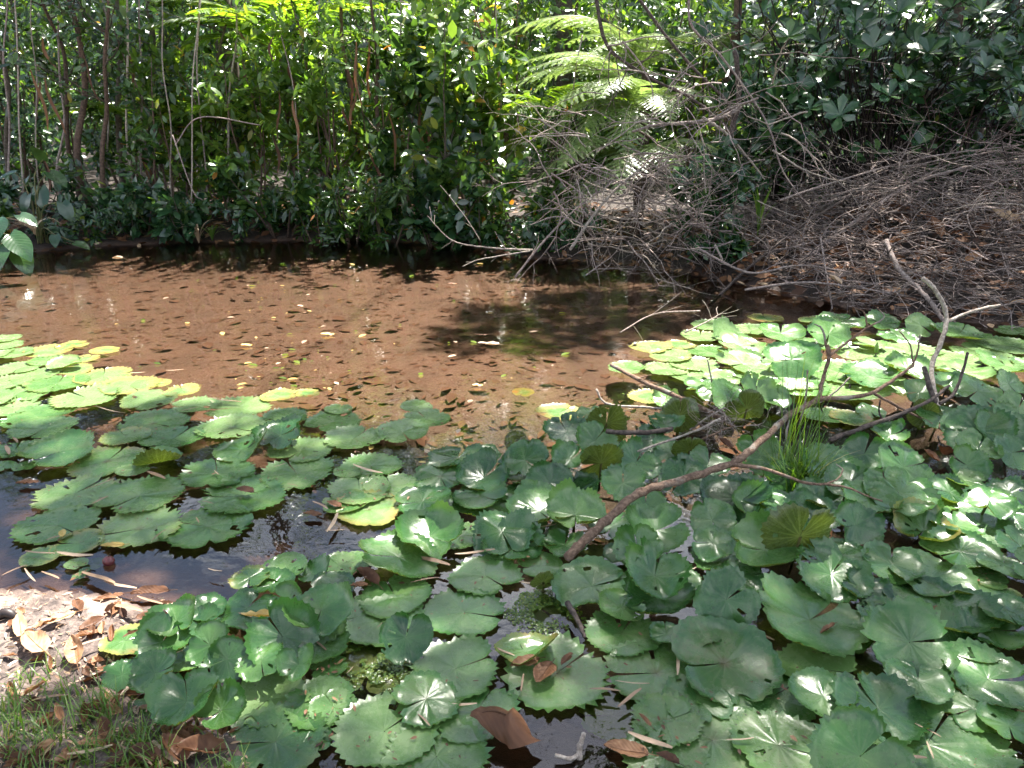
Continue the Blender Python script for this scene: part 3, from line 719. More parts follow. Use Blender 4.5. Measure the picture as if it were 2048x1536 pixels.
# low bushes leaning out along the waterline
WL = [12, 110, 205, 250, 325, 510, 590, 655, 735, 815, 905, 985, 1045, 1110]
for k, px in enumerate(WL):
    wy_ = np.interp(px, [0, 150, 400, 700, 900, 1040, 1300], [512, 494, 484, 480, 486, 515, 532]); p = onz(px, wy_ - 5)
    ordw = ["first", "second", "third", "fourth", "fifth", "sixth", "seventh", "eighth", "ninth", "tenth", "eleventh", "twelfth", "thirteenth", "fourteenth", "fifteenth", "sixteenth"][k]
    leafy("waterline_bush", f"low bush leaning over the waterline, {ordw} from the left", "shrub", (p[0], p[1] + .12), rv.uniform(.35, .7), .6, rv, stems=5, leaves=int(rv.integers(260, 380)), size=(.07, .14), ratio=rv.uniform(.28, .5),
          shape="lan" if k % 3 == 0 else "ell", mat="leaf_dark" if k % 2 else "leaf", tone=(.5, .2), r0=.006, lean=(0, -.5), droop=-.45, group="low bushes along the waterline")

# glossy shrub with leaf rosettes on the right
def rosette_shrub(px, Y, h, lab, nros, zlo, zhi, xr):
    x = at(px, 440, Y)[0]; g = gz(x, Y)
    root = empty("rosette_shrub", (x, Y, g)); tag(root, lab, "shrub", "glossy shrubs with leaf rosettes")
    mb, tw = MB(), MB(); ros = []
    for k in range(nros):
        e = np.array([rv.normal(0, xr), rv.normal(-.25, .35), zlo + (zhi - zlo) * rv.random() ** .8]); ros.append(e)
        c = smooth_line([(rv.normal(0, .08), rv.normal(0, .08), -.05), (e[0] * .35 + rv.normal(0, .12), e[1] * .4 + .35, e[2] * .45), (e[0] * .85 + rv.normal(0, .1), e[1] * .5 + .2, e[2] * .88), e], 9)
        tube(tw, c, np.linspace(.012, .004, 9), 5, .05, False)
    tw.build("stem", M["twig_dark"], root)
    tp = TPL["obo"]; ms = []
    for k in range(4):
        m_ = MB(); m_.add(tp[0] * np.array([.46, 1, .7]), tp[1], None, .35 + .18 * k, np.stack([tp[0][:, 0] + .5, tp[0][:, 1]], 1)); ms.append(m_.mesh("leaf", M["leaf_dark"]))
    cnt = 0
    for e in ros:
        axis = unit(np.array([rv.normal(0, .35), -.75 + rv.normal(0, .3), 1.0]))
        a = unit(np.cross(axis, (1, .2, .1))); b = np.cross(axis, a)
        for q_ in range(int(rv.integers(7, 11))):
            an = q_ * 2.4 + rv.normal(0, .2); el = .15 + .09 * q_
            y = unit((a * math.cos(an) + b * math.sin(an)) + axis * el); z = unit(axis + rv.normal(0, .15, 3)); xx = unit(np.cross(y, z)); z = np.cross(xx, y)
            s = rv.uniform(.17, .27) * (1 - .03 * q_)
            if cnt < 300:
                o = link("leaf", ms[int(rv.integers(0, 4))], root)
                o.matrix_local = Matrix(((xx[0] * s, y[0] * s, z[0] * s, e[0]), (xx[1] * s, y[1] * s, z[1] * s, e[1]), (xx[2] * s, y[2] * s, z[2] * s, e[2]), (0, 0, 0, 1)))
            else:
                scatter_leaves(mb, tp, e[None], y[None], z[None], s, s * .46, rv.uniform(.3, .8))
            cnt += 1
    if mb.n: tag(mb.build("inner_foliage", M["leaf_dark"], root), kind="stuff")
rosette_shrub(1740, 9.0, 2.6, "big glossy dark green shrub with leaf rosettes at the upper right", 130, .7, 2.6, .85)
rosette_shrub(1560, 9.9, 2.8, "upright glossy rosette shrub behind the dead boughs", 40, 1.2, 3.0, .5)
rosette_shrub(1930, 8.6, 2.0, "smaller rosette shrub in shade right of the big glossy one", 22, 1.0, 2.2, .5)

# tree ferns: fronds of twice-divided leaves
def fern_frond_mesh(k, L=1.0, pairs=22, sub=22):
    r = np.random.default_rng(60 + k); mb = MB()
    t = np.linspace(0, 1, 24); curve = lambda t: np.column_stack([.03 * np.sin(3 * t + k), t * .93 - .05 * t ** 3, .42 * t * (1 - t) * 1.3 - .34 * t ** 2.4]) * L
    P = curve(t); tube(mb, P, np.linspace(.010, .002, 24), 5, .9, False)
    pos, dr, nr, ln, wd = [], [], [], [], []
    for i in range(pairs):
        u = .13 + .86 * (i / (pairs - 1)); p = curve(np.array([u]))[0]; tg = unit(curve(np.array([min(u + .02, 1.)]))[0] - curve(np.array([u - .02]))[0])
        env = (math.sin(math.pi * min(1, (u - .05) * .62 + .30)) ** 1.1) * .30 * L * (1 - .55 * max(0, u - .75) / .25)
        for s in (-1, 1):
            d = unit(np.array([s, 0, 0]) + tg * .42 + np.array([0, 0, -.14]) + r.normal(0, .04, 3)); nrm = unit(np.cross(d, tg) * s); nrm = nrm if nrm[2] > 0 else -nrm
            side = unit(np.cross(nrm, d))
            sg = np.linspace(.06, 1, sub)
            for v in sg:
                q_ = p + d * env * v + np.array([0, 0, -.12 * env * v * v])
                wv_ = .0215 * L * (1 - v) ** .5 + .004
                for s2 in (-1, 1):
                    pos.append(q_); dr.append(side * s2 + d * .35); nr.append(nrm + r.normal(0, .12, 3)); ln.append(wv_); wd.append(env / sub * .95)
    tp = (np.array([(-.5, 0, 0), (.5, 0, 0), (.32, .75, -.04), (0, 1, -.1), (-.32, .75, -.04)]), None)
    V = tp[0]; n = len(pos); Y = unit(np.array(dr)); X = unit(np.cross(Y, np.array(nr))); Zv = np.cross(X, Y)
    W = np.array(pos)[:, None] + X[:, None] * (V[None, :, 0:1] * np.array(wd)[:, None, None]) + Y[:, None] * (V[None, :, 1:2] * np.array(ln)[:, None, None]) + Zv[:, None] * (V[None, :, 2:3] * np.array(ln)[:, None, None])
    base = np.arange(n)[:, None] * 5
    mb.add(W.reshape(-1, 3), np.concatenate([base + np.array([[0, 1, 2, 4]])]), np.concatenate([base + np.array([[4, 2, 3]])]), np.repeat(np.clip(r.normal(.5, .12, n), 0, 1), 5))
    return mb.mesh("frond", M["fern"])
FERN = [fern_frond_mesh(k) for k in range(3)]
def aim(o, pos, y, up, s):
    y = unit(y); x = unit(np.cross(y, up)); z = np.cross(x, y)
    o.matrix_local = Matrix(((x[0] * s, y[0] * s, z[0] * s, pos[0]), (x[1] * s, y[1] * s, z[1] * s, pos[1]), (x[2] * s, y[2] * s, z[2] * s, pos[2]), (0, 0, 0, 1)))
def tree_fern(px, py, Y, lab, fronds, trunk=True):
    c = at(px, py, Y); g = gz(c[0], Y)
    root = empty("tree_fern", (c[0], Y, g)); tag(root, lab, "fern", "tree ferns of the far bank")
    h = c[2] - g; mb = MB()
    tube(mb, smooth_line([(0, 0, -.05), (.04, .03, h * .5), (0, 0, h)], 10), np.linspace(.07, .05, 10) + .006 * np.sin(np.arange(10) * 4), 9, .3); mb.build("trunk", M["bark_red"], root)
    for k, (az, el, s) in enumerate(fronds):
        a = R(az); y = np.array([math.sin(a) * math.cos(R(el)), -math.cos(a) * math.cos(R(el)), math.sin(R(el))])   # az 0 towards the viewer, + to the right
        aim(link("frond", FERN[k % 3], root), (0, 0, h), y, (0, 0, 1), s)
tree_fern(1285, 222, 9.1, "sunlit tree fern with fronds arching left over the water", [(-88, 26, 1.75), (-72, 36, 1.55), (-55, 20, 1.4), (-30, 28, 1.2), (-105, 40, 1.6), (-125, 40, 1.3), (10, 15, 1.0), (40, 24, 1.0), (-62, -8, 1.3), (-80, 0, 1.4), (-20, -6, 1.1)])
tree_fern(1290, 150, 10.2, "taller tree fern behind, with one bright frond reaching far left", [(-92, 34, 2.0), (-70, 46, 1.3), (-45, 30, 1.2), (0, 40, 1.1), (60, 40, 1.1), (-130, 40, 1.3), (-108, 14, 1.5)])
tree_fern(1275, 330, 8.9, "low fern beneath the sunlit one, fronds hanging into the brush", [(-75, 10, 1.35), (-50, 22, 1.3), (-20, 12, 1.2), (15, 20, 1.1), (60, 22, 1.2), (-100, 18, 1.3), (-62, -16, 1.2)])
tree_fern(1470, 120, 10.9, "shaded tree fern behind the dark dead boughs", [(-80, 30, 1.1), (-40, 30, 1.0), (0, 35, 1.0), (45, 30, 1.0), (90, 30, 1.0)])

# palms
def palm_frond_mesh(k, pairs=40):
    r = np.random.default_rng(80 + k); mb = MB()
    cv = lambda t: np.column_stack([.05 * np.sin(2 * t + k), t * .95, .35 * t * (1 - t) - .30 * t ** 2.2])
    t = np.linspace(0, 1, 20); tube(mb, cv(t), np.linspace(.014, .003, 20), 5, .8, False)
    pos, dr, nr, ln = [], [], [], []
    for i in range(pairs):
        u = .12 + .87 * i / (pairs - 1); p = cv(np.array([u]))[0]; tg = unit(cv(np.array([min(u + .02, 1.)]))[0] - cv(np.array([u - .02]))[0])
        for s in (-1, 1):
            d = unit(np.array([s, 0, 0]) + tg * (.55 + .3 * u) + np.array([0, 0, .18 - .25 * u]) + r.normal(0, .05, 3))
            pos.append(p); dr.append(d); nr.append(np.array([-s * .3, 0, 1.]) + r.normal(0, .1, 3)); ln.append(.30 * math.sin(math.pi * (.18 + .75 * u)) ** .8)
    ln = np.array(ln); scatter_leaves(mb, leaf_template("lan", .30, .1), np.array(pos), np.array(dr), np.array(nr), ln, .030, np.clip(r.normal(.55, .15, len(ln)), 0, 1))
    return mb.mesh("frond", M["palm"])
PALM = [palm_frond_mesh(k) for k in range(3)]
def palm(px, py, Y, lab, fronds):
    c = at(px, py, Y); g = gz(c[0], Y); h = c[2] - g
    root = empty("palm", (c[0], Y, g)); tag(root, lab, "palm", "palms in the forest edge")
    mb = MB(); tube(mb, [(0, 0, -.05), (.02, 0, h * .5), (0, 0, h)], [.06, .05, .045], 9, .4); mb.build("trunk", M["bark"], root)
    for k, (az, el, s) in enumerate(fronds):
        a = R(az); aim(link("frond", PALM[k % 3], root), (0, 0, h), np.array([math.sin(a) * math.cos(R(el)), -math.cos(a) * math.cos(R(el)), math.sin(R(el))]), (0, 0, 1), s)
palm(565, 120, 10.9, "sunlit palm with arching yellow-green fronds at the upper left", [(-85, 42, 1.7), (-60, 30, 1.6), (-100, 20, 1.6), (70, 40, 1.6), (100, 25, 1.5), (20, 45, 1.5), (-20, 35, 1.5), (140, 45, 1.6), (-140, 45, 1.6), (45, 15, 1.4)])
palm(470, 265, 10.7, "lower palm with drooping pale fronds left of the central thicket", [(-80, 25, 1.3), (-45, 20, 1.3), (40, 20, 1.3), (80, 25, 1.4), (0, 30, 1.2), (120, 35, 1.3), (-120, 35, 1.3)])
palm(1125, 240, 10.6, "dark narrow-leaved palm between central thicket and tree ferns", [(-80, 25, 1.3), (-40, 20, 1.2), (10, 35, 1.2), (60, 30, 1.2), (95, 25, 1.3), (150, 40, 1.2)])
palm(290, 260, 11.4, "shaded palm behind the left trunks", [(-80, 25, 1.3), (-40, 30, 1.3), (30, 30, 1.3), (70, 25, 1.3), (110, 30, 1.3)])

# big arum leaves at the left margin
def big_leaf_mesh(k):
    mb = MB(); nu, nv_ = 11, 9; V, uv = [], []
    for a in range(nv_):
        y = a / (nv_ - 1); w = .36 * math.sin(math.pi * min(1, .16 + .84 * y ** .85)) ** .8 if a < nv_ - 1 else .0
        for b in range(nu):
            s = b / (nu - 1) * 2 - 1
            back = -.14 * abs(s) * (1 - y) ** 3
            V.append((s * w, y + back, -.28 * y * y + .10 * abs(s) * w + .018 * math.sin(9 * y + k) * abs(s))); uv.append((.5 + s * .5, y))
    q_ = [(a * nu + b, a * nu + b + 1, (a + 1) * nu + b + 1, (a + 1) * nu + b) for a in range(nv_ - 1) for b in range(nu - 1)]
    mb.add(V, q_, None, .35 + .15 * k, np.array(uv)); return mb.mesh("leaf", M["leaf_dark"])
BIGL = [big_leaf_mesh(k) for k in range(4)]
def arum(px, py, Y, lab, leaves):
    c = at(px, py, Y); g = gz(c[0], Y); root = empty("arum_plant", (c[0], Y, max(g, -.02))); tag(root, lab, "plant", "large-leaved plants at the left margin")
    for k, (qx, qy, dy, s, az, el) in enumerate(leaves):
        e = at(qx, qy, Y + dy) - np.array([c[0], Y, max(g, -.02)])
        mb = MB(); tube(mb, smooth_line([(rv.normal(0, .03), rv.normal(0, .03), 0), (e[0] * .3, e[1] * .3, e[2] * .65 + .1), e], 8), np.linspace(.009, .005, 8), 5, .6, False); sk = mb.build("stalk", M["petiole"], root)
        a = R(az); aim(link("leaf", BIGL[k % 4], sk), e, np.array([math.sin(a) * math.cos(R(el)), -math.cos(a) * math.cos(R(el)), math.sin(R(el))]), (0, -.25, 1), s * .56)
arum(-5, 520, 8.0, "arum plant with big glossy leaves leaning over the water at left", [(-10, 440, -.2, .55, 30, -15), (20, 470, -.3, .6, 60, -30), (0, 490, -.4, .55, 10, -35), (35, 500, -.3, .5, 50, -45), (-30, 420, .1, .5, -20, 0), (40, 430, .2, .4, 70, -15), (-20, 520, -.5, .4, 20, -50)])
arum(80, 470, 9.0, "upright broad-leaved plant behind the left arum", [(55, 390, 0, .42, -30, -55), (80, 375, .1, .45, 20, -60), (100, 345, .2, .45, 70, -25), (85, 320, .3, .4, 0, 60), (30, 345, .2, .4, -60, -10), (125, 405, 0, .4, 60, -60), (110, 470, -.3, .3, 20, -30), (150, 485, -.2, .32, 80, -10)])

# lit strap-leaved plant on the left bank, dry palm leaf, grass blades at the right
def strap_plant(px, py, Y, lab, n, L, matn, tone, cat="plant", spread=1.0, name="strap_plant"):
    c = at(px, py, Y); root = empty(name, (c[0], Y, c[2])); tag(root, lab, cat)
    for k in range(n):
        mb = MB(); a = rv.uniform(0, 6.28); l = L * rv.uniform(.6, 1.1); t = np.linspace(0, 1, 7)
        out = np.array([math.cos(a), math.sin(a) * .6, 0]) * spread * rv.uniform(.3, 1.0)
        P = np.array([out * l * (u ** 1.5) + np.array([0, 0, l * (u * .95 - .55 * spread * u ** 2.4)]) for u in t]); sd = unit(np.cross(out + 1e-6, (0, 0, 1.)))
        w = .012 * np.sin(math.pi * (.12 + .86 * t)) + .002
        V = np.concatenate([P - sd * w[:, None], P + sd * w[:, None]]); q_ = [(i, i + 1, 8 + i, 7 + i) for i in range(6)]
        mb.add(V, q_, None, np.clip(tone + rv.normal(0, .12), 0, 1)); mb.build("leaf", M[matn], root)
strap_plant(398, 486, 9.3, "sunlit pale strap-leaved plant growing at the left waterline", 16, .55, "straw", .9)
strap_plant(425, 482, 9.4, "small green strap-leaved plant beside the sunlit pale one", 9, .45, "grass", .7)
strap_plant(70, 470, 8.6, "narrow fan of pale drooping leaf blades above the left arum", 11, .5, "straw", .8, spread=1.3)
strap_plant(1515, 470, 7.6, "tuft of bright green blades between the boughs and the brush pile", 10, .6, "grass", .6, spread=.4)

# hanging dry strips and vines in the thicket
for k in range(46):
    px = rv.uniform(480, 1010) if k < 36 else rv.uniform(60, 420); Y = rv.uniform(9.5, 10.6); p = at(px, rv.uniform(60, 380), Y)
    mb = MB(); L = rv.uniform(.25, .75); sdv = unit(np.array([1, rv.normal(0, .5), 0])); t = np.linspace(0, 1, 6)
    P = p + np.column_stack([rv.normal(0, .06) * t + .03 * np.sin(5 * t + k), rv.normal(0, .05) * t, -L * t]); w = (.006 + .012 * np.sin(math.pi * t))[:, None]
    mb.add(np.concatenate([P - sdv * w, P + sdv * w]), [(i, i + 1, 7 + i, 6 + i) for i in range(5)], None, rv.uniform(.25, .7))
    tag(mb.build("hanging_dry_leaf", M["dead"]), "narrow brown dry leaf strip hanging in the far bank thicket", "dry leaf", "dry strips hanging in the thicket")
for k, (a, b, c_, Y) in enumerate([((350, 290), (400, 235), (520, 250), 9.4), ((345, 270), (385, 380), (405, 400), 9.3), ((1165, 70), (1150, 150), (1130, 330), 9.0), ((560, 60), (590, 200), (600, 420), 9.8), ((930, 120), (960, 260), (975, 420), 9.5)]):
    mb = MB(); tube(mb, smooth_line([at(*a, Y), at(*b, Y - .1), at(*c_, Y)], 20), .007, 5, .8)
    tag(mb.build("hanging_vine", M["twig"]), ["arching pale vine above the glittering left shrubs", "thin vine dropping to the water at the left bank", "vine hanging left of the tree ferns", "vine hanging through the central thicket's left side", "vine hanging beside the yellow-leaved shrub"][k], "vine")

# forest behind, read as one mass
def forest_mass(name, label, n_cl, yr, xr, zr, size, per, mat, tone, seed, sig):
    r = np.random.default_rng(seed); mb = MB()
    C = np.column_stack([r.uniform(*xr, n_cl), r.uniform(*yr, n_cl), zr[0] + (zr[1] - zr[0]) * r.random(n_cl)]); C[:, 2] += ground_h(C[:, :2])
    P = np.repeat(C, per, axis=0) + r.normal(0, sig, (n_cl * per, 3)); P[:, 2] = np.maximum(P[:, 2], .1)
    tc_ = np.repeat(r.normal(tone, .14, n_cl), per)
    d = unit(r.normal(size=P.shape) + np.array([0, 0, -.3])); nor = leaf_normals(r, len(P))
    L = r.uniform(*size, len(P)); scatter_leaves(mb, TPL["far" if yr[0] > 15 else "ell"], P, d, nor, L, L * .45, np.clip(tc_ + r.normal(0, .12, len(P)), 0, .97))
    tag(mb.build(name, M[mat]), label, "forest", kind="stuff")
forest_mass("forest_undergrowth", "leafy undergrowth filling the forest behind the bank", 600, (12.3, 17), (-10, 10), (.1, 3.0), (.13, .22), 34, "leaf", .40, 31, .30)
forest_mass("forest_thicket", "sunlit lime thicket far behind the middle of the bank", 460, (16, 25), (-8, 5), (.1, 7.0), (.22, .36), 34, "leaf_lime", .40, 32, .55)  # lime leaf colour stands in for sunlight on the middle
forest_mass("forest_shade", "dark forest far behind the trunks at either side", 620, (15.5, 25), (-19, 19), (.1, 7.0), (.22, .36), 34, "leaf_dark", .35, 34, .55)  # dark leaf colour stands in for shade at the sides
forest_mass("forest_backdrop_trees", "distant forest closing the view behind everything", 900, (25, 40), (-32, 32), (.0, 12.), (.5, .8), 34, "leaf_dark", .5, 33, 1.1)

# leaf litter along the far bank
def bank_litter():
    r = np.random.default_rng(41); n = 9000
    P = np.column_stack([r.uniform(-7, 7, n), r.uniform(5.5, 12, n), np.zeros(n)]); s = pond_sd(P[:, :2]); P = P[(s > -.12) & (s < 2.2)]; n = len(P)
    P[:, 2] = np.maximum(ground_h(P[:, :2]), .0) + r.uniform(.005, .04, n); a = r.uniform(0, 6.28, n)
    mb = MB(); L = r.uniform(.07, .17, n)
    scatter_leaves(mb, TPL["ell"], P, np.column_stack([np.cos(a), np.sin(a), r.normal(0, .25, n)]), np.column_stack([r.normal(0, .4, (n, 2)), np.ones(n)]), L, L * r.uniform(.3, .55, n), np.clip(r.normal(.45, .25, n), 0, 1))
    tag(mb.build("leaf_litter", M["dead"]), "brown fallen leaves littering the far bank at the waterline", "leaf litter", kind="stuff")
bank_litter()

# ------------------------------------------------------------------ dead boughs and brush
rb = np.random.default_rng(77)
def bough(ctrl, r0, r1, name, label, mat="twig", side=3.0, level=2, seg=.09, n=26, group=None, trop=(0, 0, 0), ratio=(.2, .45), wander=.16, cat="branch", knots=True, k=7, twig_r=.45, zmin=None, ang=(35, 75)):
    P = smooth_line(ctrl, n); rad = np.linspace(r0, r1, n) * (1 + (.10 * np.sin(np.arange(n) * 1.9) if knots else 0))
    P = P + rb.normal(0, r0 * .12, P.shape); base = P[0].copy()
    root = empty(name, base); tag(root, label, cat, group)
    mb = MB(); tube(mb, P - base, rad, k, .5); mb.build("main_stem", M[mat], root)
    if side > 0:
        Lt = np.linalg.norm(np.diff(P, axis=0), axis=1).sum()
        for _ in range(rb.poisson(side * Lt)):
            lines = []; i = int(rb.integers(2, n)); T = unit(P[min(i + 1, n - 1)] - P[i - 1]); a = R(rb.uniform(*ang)); w = unit(np.cross(T, rb.normal(size=3)))
            grow(rb, P[i], T * math.cos(a) + w * math.sin(a), Lt * rb.uniform(*ratio) * (1 - .5 * i / n), max(rad[i] * twig_r, .002), seg, wander, trop, 3.2, level - 1, (35, 70), (.3, .6), .2, lines, 1, .0016, zmin)
            mb = MB()
            for p, q_, l in lines: tube(mb, p - base, q_, 3 if l > 1 else 5, rb.uniform(.35, .75), cap=False)
            mb.build("side_twig", M[mat], root)
    return root
A = at
H = onz
G_B = "large dead boughs at the right of the far bank"
# dark diagonal boughs fallen from the upper left to the lower right
bough([A(1190, -20, 8.2), A(1215, 90, 8.15), A(1290, 150, 8.1), A(1380, 195, 8.1), A(1450, 250, 8.0)], .019, .012, "dead_bough", "dark dead bough from top centre slanting down to the broken stub", "twig_dark", 3.5, 2, group=G_B)
bough([A(1260, -30, 8.5), A(1330, 70, 8.4), A(1400, 150, 8.3), A(1455, 205, 8.2), A(1470, 260, 8.1)], .017, .013, "dead_bough", "second dark bough running parallel, a little to the right", "twig_dark", 3.0, 2, group=G_B)
bough([A(1380, -30, 7.8), A(1382, 50, 7.8), A(1440, 110, 7.75), A(1500, 190, 7.7), A(1540, 260, 7.6), A(1560, 330, 7.5), A(1590, 380, 7.4), A(1625, 418, 7.35)], .013, .005, "dead_bough", "long pale-tipped bough curving down from the top right of the ferns", "twig", 4.0, 2, group=G_B)
bough([A(1545, 300, 7.5), A(1600, 335, 7.4), A(1650, 355, 7.35), A(1690, 363, 7.3)], .010, .004, "dead_bough", "pale bare bough with herringbone twigs pointing right", "stick_pale", 7.0, 2, group=G_B, ratio=(.12, .28))
bough([A(1480, 215, 8.1), A(1440, 235, 8.0), A(1380, 245, 7.9), A(1310, 250, 7.8), A(1265, 264, 7.75)], .022, .011, "dead_bough", "thick pale bough running left from the broken stub", "twig", 3.0, 2, group=G_B)
bough([A(1405, 235, 7.7), A(1450, 265, 7.6), A(1500, 320, 7.5), A(1530, 360, 7.45)], .016, .006, "dead_bough", "sunlit bough below the broken stub, bending right", "stick_pale", 6.0, 2, group=G_B, ratio=(.15, .35))
bough([A(1450, 520, 8.0), A(1440, 420, 8.05), A(1452, 300, 8.1), A(1478, 200, 8.15), A(1470, 100, 8.2)], .036, .024, "dead_bough", "upright broken stub holding the dark boughs", "twig_dark", 1.5, 2, group=G_B)
# the brush tangle over the water
bough([A(1140, 500, 7.2), A(1180, 440, 7.3), A(1230, 380, 7.5), A(1290, 330, 7.7)], .015, .011, "dead_bough", "sawn pale-ended bough poking out of the tangle over the water", "stick_pale", 3.0, 2, group=G_B)
bough([A(1030, 555, 7.2), A(1090, 480, 7.3), A(1150, 420, 7.45), A(1230, 360, 7.6)], .011, .008, "dead_bough", "bough dipping into the water at the tangle's left foot", "twig", 4.0, 2, group=G_B)
bough([A(1065, 500, 7.25), A(1010, 498, 7.2), A(950, 492, 7.2), A(900, 478, 7.2), A(855, 432, 7.2)], .011, .003, "dead_bough", "thin white sunlit branch reaching left over the water", "stick_pale", 5.5, 2, group=G_B, ratio=(.12, .30), k=6, ang=(40, 80))
bough([A(1060, 502, 7.2), A(1000, 512, 7.1), A(955, 520, 7.05), A(925, 533, 7.0)], .008, .003, "dead_bough", "lower fork of the thin white branch, its tip near the water", "stick_pale", 4.5, 1, group=G_B, ratio=(.12, .26), k=6)
bough([A(960, 480, 7.25), A(935, 440, 7.25), A(905, 400, 7.3), A(880, 370, 7.3)], .005, .002, "dead_bough", "thin pale twig standing up from the white branch", "stick_pale", 5.0, 1, group=G_B, ratio=(.15, .3), k=5)
bough([A(1420, 610, 6.6), A(1470, 560, 6.9), A(1540, 500, 7.2), A(1620, 440, 7.4), A(1760, 360, 7.6)], .014, .010, "dead_bough", "dark stick rising from the water into the brush pile", "twig_dark", 2.0, 1, group=G_B)
fine = MB()
for k in range(170):                            # tangle of the thin twigs spraying downwards
    px, py = (rb.normal(1300, 105), rb.normal(410, 65)) if k % 4 else (rb.normal(1340, 130), rb.uniform(60, 330))
    p = A(px, py, rb.uniform(7.0, 8.1)); a = rb.uniform(0, 6.28)
    L = rb.uniform(.5, 1.2); d = np.array([math.cos(a), -.2 + .5 * math.sin(a), rb.uniform(-.55, .55)]); lines = grow(rb, p, d, L, rb.uniform(.005, .010), .08, .17, (0, 0, -.55), 5.5, 2, (30, 70), (.25, .5), .1, zmin=.0)
    mb = MB()
    for q_, w_, l in lines: tube(mb, q_ - p, w_, 3 if l > 1 else 4, rb.uniform(.35, .8), cap=False)
    if k >= 110:
        for q_, w_, l in lines: tube(fine, q_, w_, 3, rb.uniform(.35, .8), cap=False)
        continue
    root = mb.build("dead_branch", M["twig" if rb.random() < .6 else "stick_pale"]); root.location = p  # paler bark on some branches stands in for sunlight on them
    tag(root, "thin dead branch in the twiggy tangle below the tree ferns", "branch", "dead branches tangled below the tree ferns")
tag(fine.build("fine_dead_twigs", M["twig"]), "mass of fine dead twigs filling the tangle below the tree ferns", "twigs", kind="stuff")
# the brush pile on the right
def pile_z(x, y):                              # mound surface
    px = proj(np.array([[x, y, .3]]))[0, 0]
    return .86 * math.exp(-((x - 4.7) / 1.9) ** 2 - ((y - 8.0) / 1.3) ** 2) * (1 + .20 * math.sin(x * 3.3 + y * 1.9) + .14 * math.sin(x * 5.7 - y * 4.1)) + .02
pm = MB(); xs, ys = np.linspace(1.0, 8.5, 60), np.linspace(5.2, 11, 44)
X_, Y_ = np.meshgrid(xs, ys); PZ = np.vectorize(pile_z)(X_, Y_) * .30 + .05 * wob(X_ * 2, Y_ * 2) - .10 + np.maximum(ground_h(np.column_stack([X_.ravel(), Y_.ravel()])).reshape(X_.shape), -.1) * .8
i, j = np.meshgrid(np.arange(43), np.arange(59), indexing='ij')
pm.add(np.column_stack([X_.ravel(), Y_.ravel(), PZ.ravel()]), np.stack([i * 60 + j, i * 60 + j + 1, (i + 1) * 60 + j + 1, (i + 1) * 60 + j], -1).reshape(-1, 4))
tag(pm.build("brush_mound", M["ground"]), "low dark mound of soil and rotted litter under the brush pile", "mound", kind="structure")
pl = MB(); n = 1500; P = np.column_stack([rb.normal(4.0, 1.3, n), rb.normal(7.5, .8, n), np.zeros(n)]); P = P[(pond_sd(P[:, :2]) > -.15)]; n = len(P)
P[:, 2] = [pile_z(x, y) * .45 + max(gz_, 0) * .8 for (x, y, _), gz_ in zip(P, ground_h(P[:, :2]))]; P[:, 2] += rb.uniform(-.04, .10, n)
a = rb.uniform(0, 6.28, n); L = rb.uniform(.06, .15, n)
scatter_leaves(pl, TPL["ell"], P, np.column_stack([np.cos(a), np.sin(a), rb.normal(0, .4, n)]), np.column_stack([rb.normal(0, .6, (n, 2)), np.ones(n)]), L, L * rb.uniform(.3, .6, n), np.clip(rb.normal(.35, .22, n), 0, 1))
tag(pl.build("pile_leaf_litter", M["dead"]), "dry brown leaves caught in the brush pile", "leaf litter", kind="stuff")
lt = MB(); n = 4200; P = np.column_stack([rb.uniform(2.5, 7.2, n), rb.uniform(5.3, 9.6, n), np.zeros(n)]); P = P[pond_sd(P[:, :2]) > -.12]
gh = np.maximum(ground_h(P[:, :2]), 0) * .8
for (x, y, _), g_ in zip(P, gh):
    z = pile_z(x, y) * rb.uniform(.30, 1.10) + g_ + rb.uniform(.0, .08); a = rb.uniform(0, 6.28); L = rb.uniform(.12, .5); d = np.array([math.cos(a), math.sin(a), rb.normal(0, .35)]) * L
    c = np.array([x, y, z]); tube(lt, [c - d * .5, c + rb.normal(0, .03, 3), c + d * .5], np.array([1., .8, .45]) * rb.uniform(.0025, .0065), 3, rb.uniform(.2, .9), False)
tag(lt.build("loose_twigs", M["twig"]), "countless loose dead twigs strewn through the brush pile", "twigs", kind="stuff")
pilet = MB()
for k in range(270):
    x = rb.uniform(2.7, 6.9); y = 6.75 - .28 * (x - 2) + rb.uniform(-.1, 2.1)
    p = np.array([x, y, pile_z(x, y) * .85 + .5 * rb.random() ** 2 + .03])
    a = rb.normal(math.pi, .9) if rb.random() < .5 else rb.uniform(0, 6.28)
    d = np.array([math.cos(a), math.sin(a) * .5 - .2, rb.uniform(-.1, .5)]); L = rb.uniform(.6, 1.9) if x > 3.4 else rb.uniform(.4, .9)
    lines = grow(rb, p, d, L, (.003 + .010 * rb.random() ** 2.2), .09, .15, (0, 0, -.5), 5.0, 2, (25, 65), (.25, .5), .12, zmin=.01)
    mb = MB()
    for q_, w_, l in lines: tube(mb, q_ - p, w_, 3 if l > 1 else 4, rb.uniform(.3, .85), cap=False)
    if k >= 185:
        for q_, w_, l in lines: tube(pilet, q_, w_, 3, rb.uniform(.1, .7), cap=False)
        continue
    o = mb.build("dead_branch", M["twig" if rb.random() < .55 else ("twig_dark" if rb.random() < .75 else "stick_pale")]); o.location = p
    tag(o, "thin dead branch with fine twigs in the brown brush pile", "branch", "dead branches heaped in the brush pile")
tag(pilet.build("pile_twigs", M["twig_dark"]), "dark fine twigs packed inside the brush pile", "twigs", kind="stuff")
PB_ = "long sticks on the brush pile"
